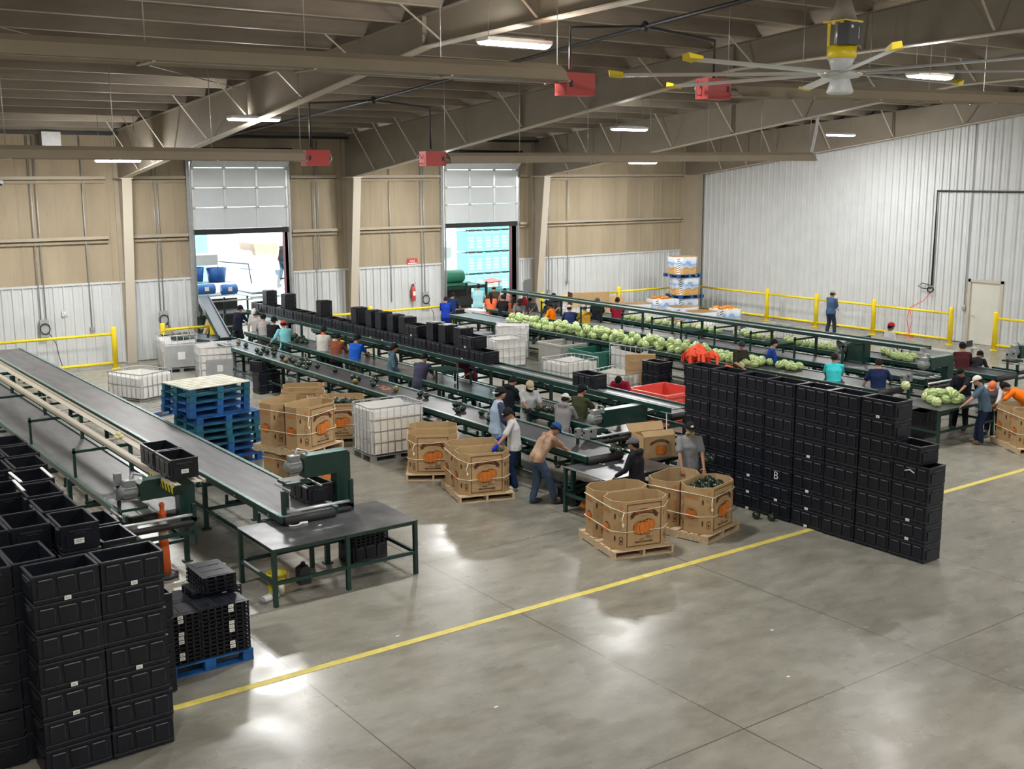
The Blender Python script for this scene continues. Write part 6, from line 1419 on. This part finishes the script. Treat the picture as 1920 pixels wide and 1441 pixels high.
    # ---- hair / hat
    b = MB(); n = 18; hm = 'hair'
    def cap(zlow, rr, m, k=7, back=0.0):
        vs = []; fs = []
        for i in range(k + 1):
            a = (PI / 2) * i / k
            for j in range(n):
                t = 2 * PI * j / n; zz = rr[2] * cos(a); 
                ext = (i / k) ** 3 * (back * max(0, -sin(t)) ** .6)
                vs.append(head + hp @ Vector((rr[0] * sin(a) * cos(t), rr[1] * sin(a) * sin(t) - .004, zz * (1) + zlow - ext)))
        for i in range(k):
            for j in range(n): fs.append((i * n + j, (i + 1) * n + j, (i + 1) * n + (j + 1) % n, i * n + (j + 1) % n))
        fs.append(tuple(k * n + j for j in range(n))); b.add(vs, fs, m, True)
    if hat is None or hairl != 'none': cap(.018, (.089, .111, .113), 'hair', back=.085)
    if hairl == 'long':
        rc(b, head + hp @ Vector((0, -.07, .0)), neck + Rl2 @ Vector((0, -.11, -.22)), .075, .045, 'hair', 12)
    b.build('hair', r)
    if hat:
        b = MB(); hc = cloth(hat); cap(.026, (.096, .116, .112), hc)
        if hatback != 'beanie':
            fy2 = -1 if hatback else 1; bc = cloth(brimcol) if brimcol else hc; vs = []
            for layer in (0, 1):
                for k in range(9):
                    t = PI * k / 8; vs.append(head + hp @ Vector((.078 * cos(t), fy2 * (.075 + .095 * sin(t)), .030 - .012 * sin(t) - .008 * layer)))
            fs = [tuple(range(9)), tuple(range(17, 8, -1))] + [(k, k + 1, k + 10, k + 9) for k in range(8)]; b.add(vs, fs, bc)
            if hatmark: b.ell(head + hp @ Vector((0, fy2 * .105, .075)), (.03, .008, .022), hatmark, 8, 6, hp)
        b.build('hat' if hatback == 'beanie' else 'cap', r)
    mk = (M[mask] if isinstance(mask, str) else cloth(mask)) if mask else None
    if mask: b = MB(); b.ell(head + hp @ Vector((0, .03, -.065)), (.074, .078, .055), mk, 14, 8, hp); rc(b, neck + Vector((-.02, .03, -.01)), neck + Vector((.02, .03, .01)), .068, .066, mk, 12); b.build('neck_gaiter', r)
    if gloves:
        b = MB()
        for i, (a, e, w_) in enumerate(arms):
            d = hand_dirs[i]; rc(b, w_ - d * .02, w_ + d * .09, .036, .040, cloth(gloves), 10)
        b.build('glove', r)
    return r, arms, s, loc
GAP = (-90, -60)
W_ = lambda y, z=1.1, x=.17: ((-x, y, z), (x, y, z))
navy = (.012, .016, .035); blk = (.012, .012, .015); jean = (.03, .06, .12); ljean = (.16, .24, .32); khaki = (.19, .15, .12)
# facing +x (towards the shelf) is yaw -90; along +y is 0; towards the camera is about 150
person(452, 571, -70, 'dark-clothed worker in a navy cap, farthest left at the squash belt', shirt=navy, hat=navy, sleeve='long', H=1.72, pants=blk)
person(475, 578, 130, 'worker in a pale printed tee reaching left, face hidden in glare', shirt=(.55, .53, .50), hat=(.75, .74, .7), hands=((-.45, .3, 1.05), (.2, .2, .9)), H=1.70, pants=blk)
person(493, 587, -20, 'worker in a grey tee with a pale band on the back', shirt=(.38, .37, .37), hat=blk, pants=khaki, H=1.70)
person(515, 592, -60, 'worker in a black tee and black cap, back turned, left of the teal shirt', shirt=blk, hat=blk, skin='skinB', H=1.70, pants=(.3, .28, .26), collar=(.6, .6, .6))
person(530, 600, -10, 'worker in a long-sleeved teal shirt bending to the squash belt', shirt=(.20, .52, .55), sleeve='long', hat=(.5, .05, .05), H=1.68, lean=14, pants=(.08, .1, .13), hands=((-.42, .15, 1.0), (.15, .45, 1.1)))
person(608, 611, -50, 'worker in a beige shirt with an orange neckline at the squash belt', shirt=(.56, .54, .49), collar=(.85, .16, .04), H=1.73, lean=8, pants=blk)
person(634, 624, -55, 'worker in a rust-brown sweater at the squash belt', shirt=(.23, .065, .035), sleeve='long', H=1.62, pants=blk)
person(672, 625, -65, 'worker in a bright blue tee and khaki trousers reaching over the steel bed', shirt=(.01, .09, .45), hat=blk, hatback='beanie', H=1.72, pants=khaki, hands=((-.15, .40, .95), (.15, .48, 1.0)))
person(739, 643, -120, 'young worker in a slate-blue hoodie seen in profile', shirt=(.075, .13, .17), sleeve='long', hood=True, H=1.73, lean=2, headp=0, headyaw=15, hands=((-.2, .12, .95), (.2, .2, .95)), pants=jean, skin='skinC')
person(797, 662, -60, 'worker in a dark grey-purple tee leaning on the steel bed', shirt=(.05, .05, .085), H=1.72, lean=22, pants=(.16, .2, .26), hands=((-.17, .5, .98), (.2, .42, .95)), skin='skinC')
person(948, 725, -110, 'worker in a light blue shirt with navy sleeves and a backwards cap', shirt=(.36, .48, .62), sleeve='long', sleevecol=(.05, .06, .10), hat=blk, hatback=True, brimcol=(.7, .7, .7), H=1.80, lean=4, headyaw=10, headp=0, pants=(.35, .45, .47), fine=True, skin='skinC', at=(12.5, 17.7), zoff=.16, hands=((-.22, .15, .9), (.22, .2, .92)))
r13, ar, s13, l13 = person(970, 757, 48, 'worker in a grey tee, black cap and blue gloves reaching into a pumpkin bin', shirt=(.50, .50, .49), hat=blk, hatmark='sticker', H=1.68, lean=4, bend=2, headp=30, at=(12.42, 17.12), headyaw=38, pants=(.012, .03, .085), gloves=(.02, .03, .45), sleeve='short', fine=True, shoe='solew', hands=((-.48, .33, .90), (.3, .25, 1.0)), skin='skinA')
person(966, 705, -85, 'worker in a black hoodie behind the light-blue shirt, head bowed', shirt=(.01, .012, .018), sleeve='long', hood=True, H=1.70, lean=10, headp=25, pants=blk)
person(995, 714, 160, 'worker in a grey tee, tan camouflage cap and black neck gaiter holding a squash', shirt=(.44, .45, .45), hat=(.45, .37, .24), mask=blk, H=1.66, lean=8, headp=22, hands=((-.18, .40, 1.08), (.10, .44, 1.08)), pants=(.4, .4, .39), gloves=blk, fine=True, skin='skinA')
person(1062, 736, -60, 'worker in a grey hoodie behind the olive tee', shirt=(.24, .23, .23), sleeve='long', hood=True, hat=(.6, .6, .58), H=1.62, lean=14, pants=(.25, .24, .24))
person(1094, 718, -80, 'worker in an olive green tee and black cap, back turned', shirt=(.045, .055, .022), hat=blk, H=1.74, lean=6, headp=8, headyaw=-10, pants=blk, fine=True, skin='skinA', hatmark='sticker')
person(1072, 780, -100, 'worker in a tan camouflage tee and blue cap leaning over the switch boxes', shirt='camotan', hat=(.015, .07, .22), H=1.68, lean=26, bend=8, headp=22, pants=(.05, .08, .13), hands=((-.15, .55, .92), (.15, .6, .95)), fine=True, stride=.18, skin='skinA', hatmark='sticker', tailored=True, at=(12.28, 15.98))
person(1187, 818, 20, 'worker in a black hoodie and grey cap standing at the steel table, back turned', shirt=(.014, .014, .018), sleeve='long', hood=True, hat=(.10, .10, .11), H=1.60, lean=4, headp=2, hands=((-.22, .28, .98), (.28, .15, .85)), pants=blk, fine=True)
person(1284, 785, 150, 'stout man in grey polo, black cap and neck gaiter with both hands on a bin', shirt=(.22, .225, .23), hat=blk, mask='patterned', H=1.72, lean=4, headp=4, hands=((-.20, .30, .88), (.20, .30, .88)), pants=(.2, .2, .22), fine=True, stout=1.18, skin='skinA', hatmark='cream', at=(14.05, 14.0))
person(1158, 708, 125, 'maroon-shirted worker leaning in behind the single crate on the shelf', shirt=(.30, .01, .035), H=1.64, lean=35, bend=10, headp=25, pants=blk, skin='skinB', hands=((-.2, .45, .95), (.2, .45, .95)))
person(1165, 742, 110, 'navy-shirted worker bending behind the green drive housing', shirt=navy, sleeve='long', H=1.6, lean=42, bend=8, headp=20, pants=blk, skin='skinB', hands=((-.25, .45, .98), (.25, .45, .98)))
person(822, 668, 110, 'maroon-shirted worker half hidden under the raised shelf', shirt=(.10, .012, .03), H=1.62, lean=20, pants=blk, skin='skinB', at=(15.95, 23.9))
# melon line
bk = dict(H=1.70)
person(850, 548, -60, 'boy in a navy tee at the right dock door', shirt=(.01, .03, .11), H=1.68, pants=navy)
person(836, 556, -40, 'worker in bright blue mostly hidden by the wall at the right dock door', shirt=(.01, .04, .35), H=1.60, sleeve='long', pants=(.01, .04, .30))
person(897, 532, -40, 'big man in a pale aqua shirt at the right dock door, back turned', shirt=(.34, .62, .66), sleeve='short', H=1.86, stout=1.15, skin='skinC', pants=(.5, .48, .44), hairl='short')
person(925, 534, -20, 'worker in a brown shirt and pale cap behind the orange tee', shirt=(.06, .04, .03), hat=(.5, .45, .35), sleeve='long', H=1.70)
person(920, 548, -30, 'long-haired woman in a bright orange tee, back turned', shirt=(.95, .18, .07), hairl='long', H=1.66, pants=(.08, .075, .06))
person(946, 540, -30, 'dark-haired worker in a pink-tan top near the right jamb', shirt=(.40, .22, .17), hairl='long', H=1.68)
person(943, 552, -35, 'worker in a black tee between the orange tee and the rust top', shirt=blk, H=1.66, pants=blk)
person(965, 556, -60, 'long-haired worker in a rust top', shirt=(.28, .07, .04), hairl='long', H=1.62)
person(974, 560, 150, 'worker in a grey tee and dark cap facing the camera over the melons', shirt=(.14, .145, .15), hat=blk, mask=(.06, .03, .03), H=1.62, hands=((-.1, .4, 1.0), (.2, .4, 1.0)))
person(984, 547, 150, 'worker in a white cap and red shirt among the melon packers', shirt=(.45, .03, .05), hat=(.78, .77, .74), H=1.72)
person(992, 558, 100, 'worker in a dark grey tee leaning left over the melons', shirt=(.12, .12, .115), H=1.64, lean=26, hands=((-.2, .55, .98), (.2, .5, .98)))
person(1024, 563, 100, 'dark-haired worker bending beside the orange sweater', shirt=(.05, .07, .07), H=1.62, lean=20)
person(1028, 567, 25, 'worker in a vivid orange sweater at the melon heap, back turned', shirt=(1.0, .22, .0), sleeve='long', H=1.62, lean=10, hands=((-.35, .3, 1.0), (.1, .42, 1.0)), skin='skinB')
person(1037, 549, 120, 'worker in a dark shirt and black cap behind the orange sweater', shirt=(.05, .05, .05), hat=blk, H=1.74, lean=12)
person(1067, 571, -30, 'worker in a navy shirt and beige cap, back turned, at the melon belt', shirt=(.02, .035, .11), sleeve='long', hat=(.5, .43, .33), H=1.64, lean=12)
person(1095, 570, -20, 'worker in a mustard shirt and beige cap, back turned', shirt=(.46, .27, .03), sleeve='long', hat=(.45, .40, .32), H=1.66, lean=8)
person(1120, 557, -40, 'worker in a black shirt and grey beanie, back turned', shirt=(.012, .014, .02), hat=(.10, .12, .12), hatback='beanie', H=1.76)
person(1158, 557, -50, 'worker in a dark red shirt, back turned, at the farthest belt', shirt=(.28, .012, .03), H=1.76, sleeve='short')
person(1391, 638, 170, 'worker in an olive polo and dark cap carrying two melons', shirt=(.028, .027, .016), hat=(.03, .035, .045), H=1.70, lean=6, headyaw=-25, headp=5, hands=((-.12, .30, 1.02), (.14, .32, 1.02)), pants=(.03, .03, .025), fine=True, skin='skinC')
person(1452, 635, -130, 'young worker in a royal blue jacket in profile by the melon belt', shirt=(.01, .05, .28), sleeve='long', H=1.72, lean=2, headp=4, hands=((-.2, .2, .9), (.2, .25, .95)), skin='skinC', gloves=blk)
person(1565, 662, -50, 'worker in an aqua polo, back turned, at the melon belt', shirt=(.05, .58, .60), H=1.70, lean=8, pants=(.2, .17, .14), skin='skinA', collar=(.03, .45, .47))
person(1648, 672, -50, 'worker in a navy polo with an outstretched left arm', shirt=(.008, .018, .065), H=1.72, lean=14, pants=(.24, .30, .38), hands=((-.4, .15, .85), (.3, .35, 1.05)), skin='skinC')
r, a_, s_, l_ = person(1560, 548, -95, 'man in a denim shirt and cap sweeping behind the yellow rail', shirt=(.05, .10, .19), sleeve='long', hat=(.30, .28, .22), H=1.72, lean=2, headp=15, hands=((-.06, .33, 1.02), (.05, .24, 1.30)), pants=(.02, .035, .06), skin='skinA', at=(34.45, 27.1))
b = MB(); q1 = Vector(a_[1][2]) * s_; q0 = Vector(a_[0][2]) * s_; dirn = (q0 - q1).normalized(); e_ = q1 + dirn * 1.45; rzm = Matrix.Rotation(R_(-95), 3, 'Z')
b.tube([q1 - dirn * .15, e_], .014, 'pipe', 8); b.box(e_.x - .2, e_.y - .05, max(0.02, e_.z - .14), e_.x + .2, e_.y + .05, e_.z + .02, 'pipe'); o = b.build('broom', loc=l_, rz=R_(-95)); tag(o, 'long-handled broom held by the man in the denim shirt', 'broom')
person(1672, 603, -110, 'man in a white polo and red cap standing beyond the conveyors', shirt=(.58, .57, .56), hat=(.55, .02, .03), H=1.70, lean=0, headp=4, hands=((-.22, .1, .85), (.22, .15, .9)), skin='skinB')
person(1805, 640, -50, 'worker in a burgundy sweater and black cap, back turned', shirt=(.075, .016, .018), sleeve='long', hat=blk, H=1.70, lean=8, pants=blk, hands=((-.2, .3, 1.05), (.2, .45, 1.1)))
person(1840, 657, -80, 'worker in black bending over behind the burgundy sweater', shirt=(.014, .014, .016), sleeve='long', hat=blk, H=1.60, lean=45, headp=10, pants=blk)
person(1800, 690, 100, 'worker in a black shirt stretching an arm over the melon table', shirt=(.014, .015, .02), H=1.62, lean=22, headp=14, hands=((-.15, .62, 1.05), (.15, .3, .95)), pants=(.012, .014, .02), skin='skinA', gloves=None)
person(1829, 703, 35, 'worker in a blue-grey tee, cream cap and dark jeans, back turned, at the melon table', shirt=(.075, .125, .17), hat=(.70, .66, .55), H=1.62, lean=16, headp=12, hands=((-.22, .45, .95), (.28, .35, .9)), pants=(.012, .022, .05), fine=True, skin='skinC', shoe='soleb', stride=.05)
person(1860, 717, 110, 'worker in a lavender vest, white sleeves and orange cap reaching into a bin', shirt=(.30, .29, .38), sleeve='long', sleevecol=(.70, .70, .68), hat=(.75, .20, .08), H=1.62, lean=42, bend=14, headp=15, hands=((-.15, .66, .72), (.25, .5, .9)), pants=(.02, .03, .06), fine=True, skin='skinA')
person(1922, 693, 30, 'worker in an orange tee and jeans bending at the right frame edge', shirt=(1.0, .20, .01), H=1.66, lean=48, bend=10, headp=10, hands=((-.15, .6, .8), (.15, .6, .8)), pants=(.05, .11, .19), fine=True, at=(24.05, 13.55))
person(519, 482, -70, 'worker in a black jacket and jeans standing on the pale blue truck outside', shirt=(.02, .02, .024), sleeve='long', H=1.7, lean=14, pants=(.07, .13, .20), at=(19.9, 43.6), zoff=1.72, hands=((-.1, .45, 1.05), (.15, .4, 1.05)))
# held produce
v = P(1381, 684, 1.0)
for i, (px, py) in enumerate(((1391, 684), (1401, 683))):
    v = P(px, py, 1.02); fruit(ME2, v.x, v.y, 1.03, 'pale melon held by the olive-shirted worker, %s of the two' % ('left' if i == 0 else 'right'), None, 'melon', 'melon')
v = P(1008, 768, 1.05); fruit(SQ, v.x, v.y, 1.08, 'dark squash in the black-gloved hands of the camouflage-capped worker', None)
v = P(936, 845, .86); fruit(SQ, v.x, v.y, .86, 'dark squash in the blue-gloved hand over the pumpkin bin', None)

b = MB(); b.box(-.35, -.3, 0, .35, .3, .16, 'wood'); tag(b.build('step_platform', loc=(12.3, 17.75, 0)), 'low wooden step under the worker in the light blue shirt', 'step')
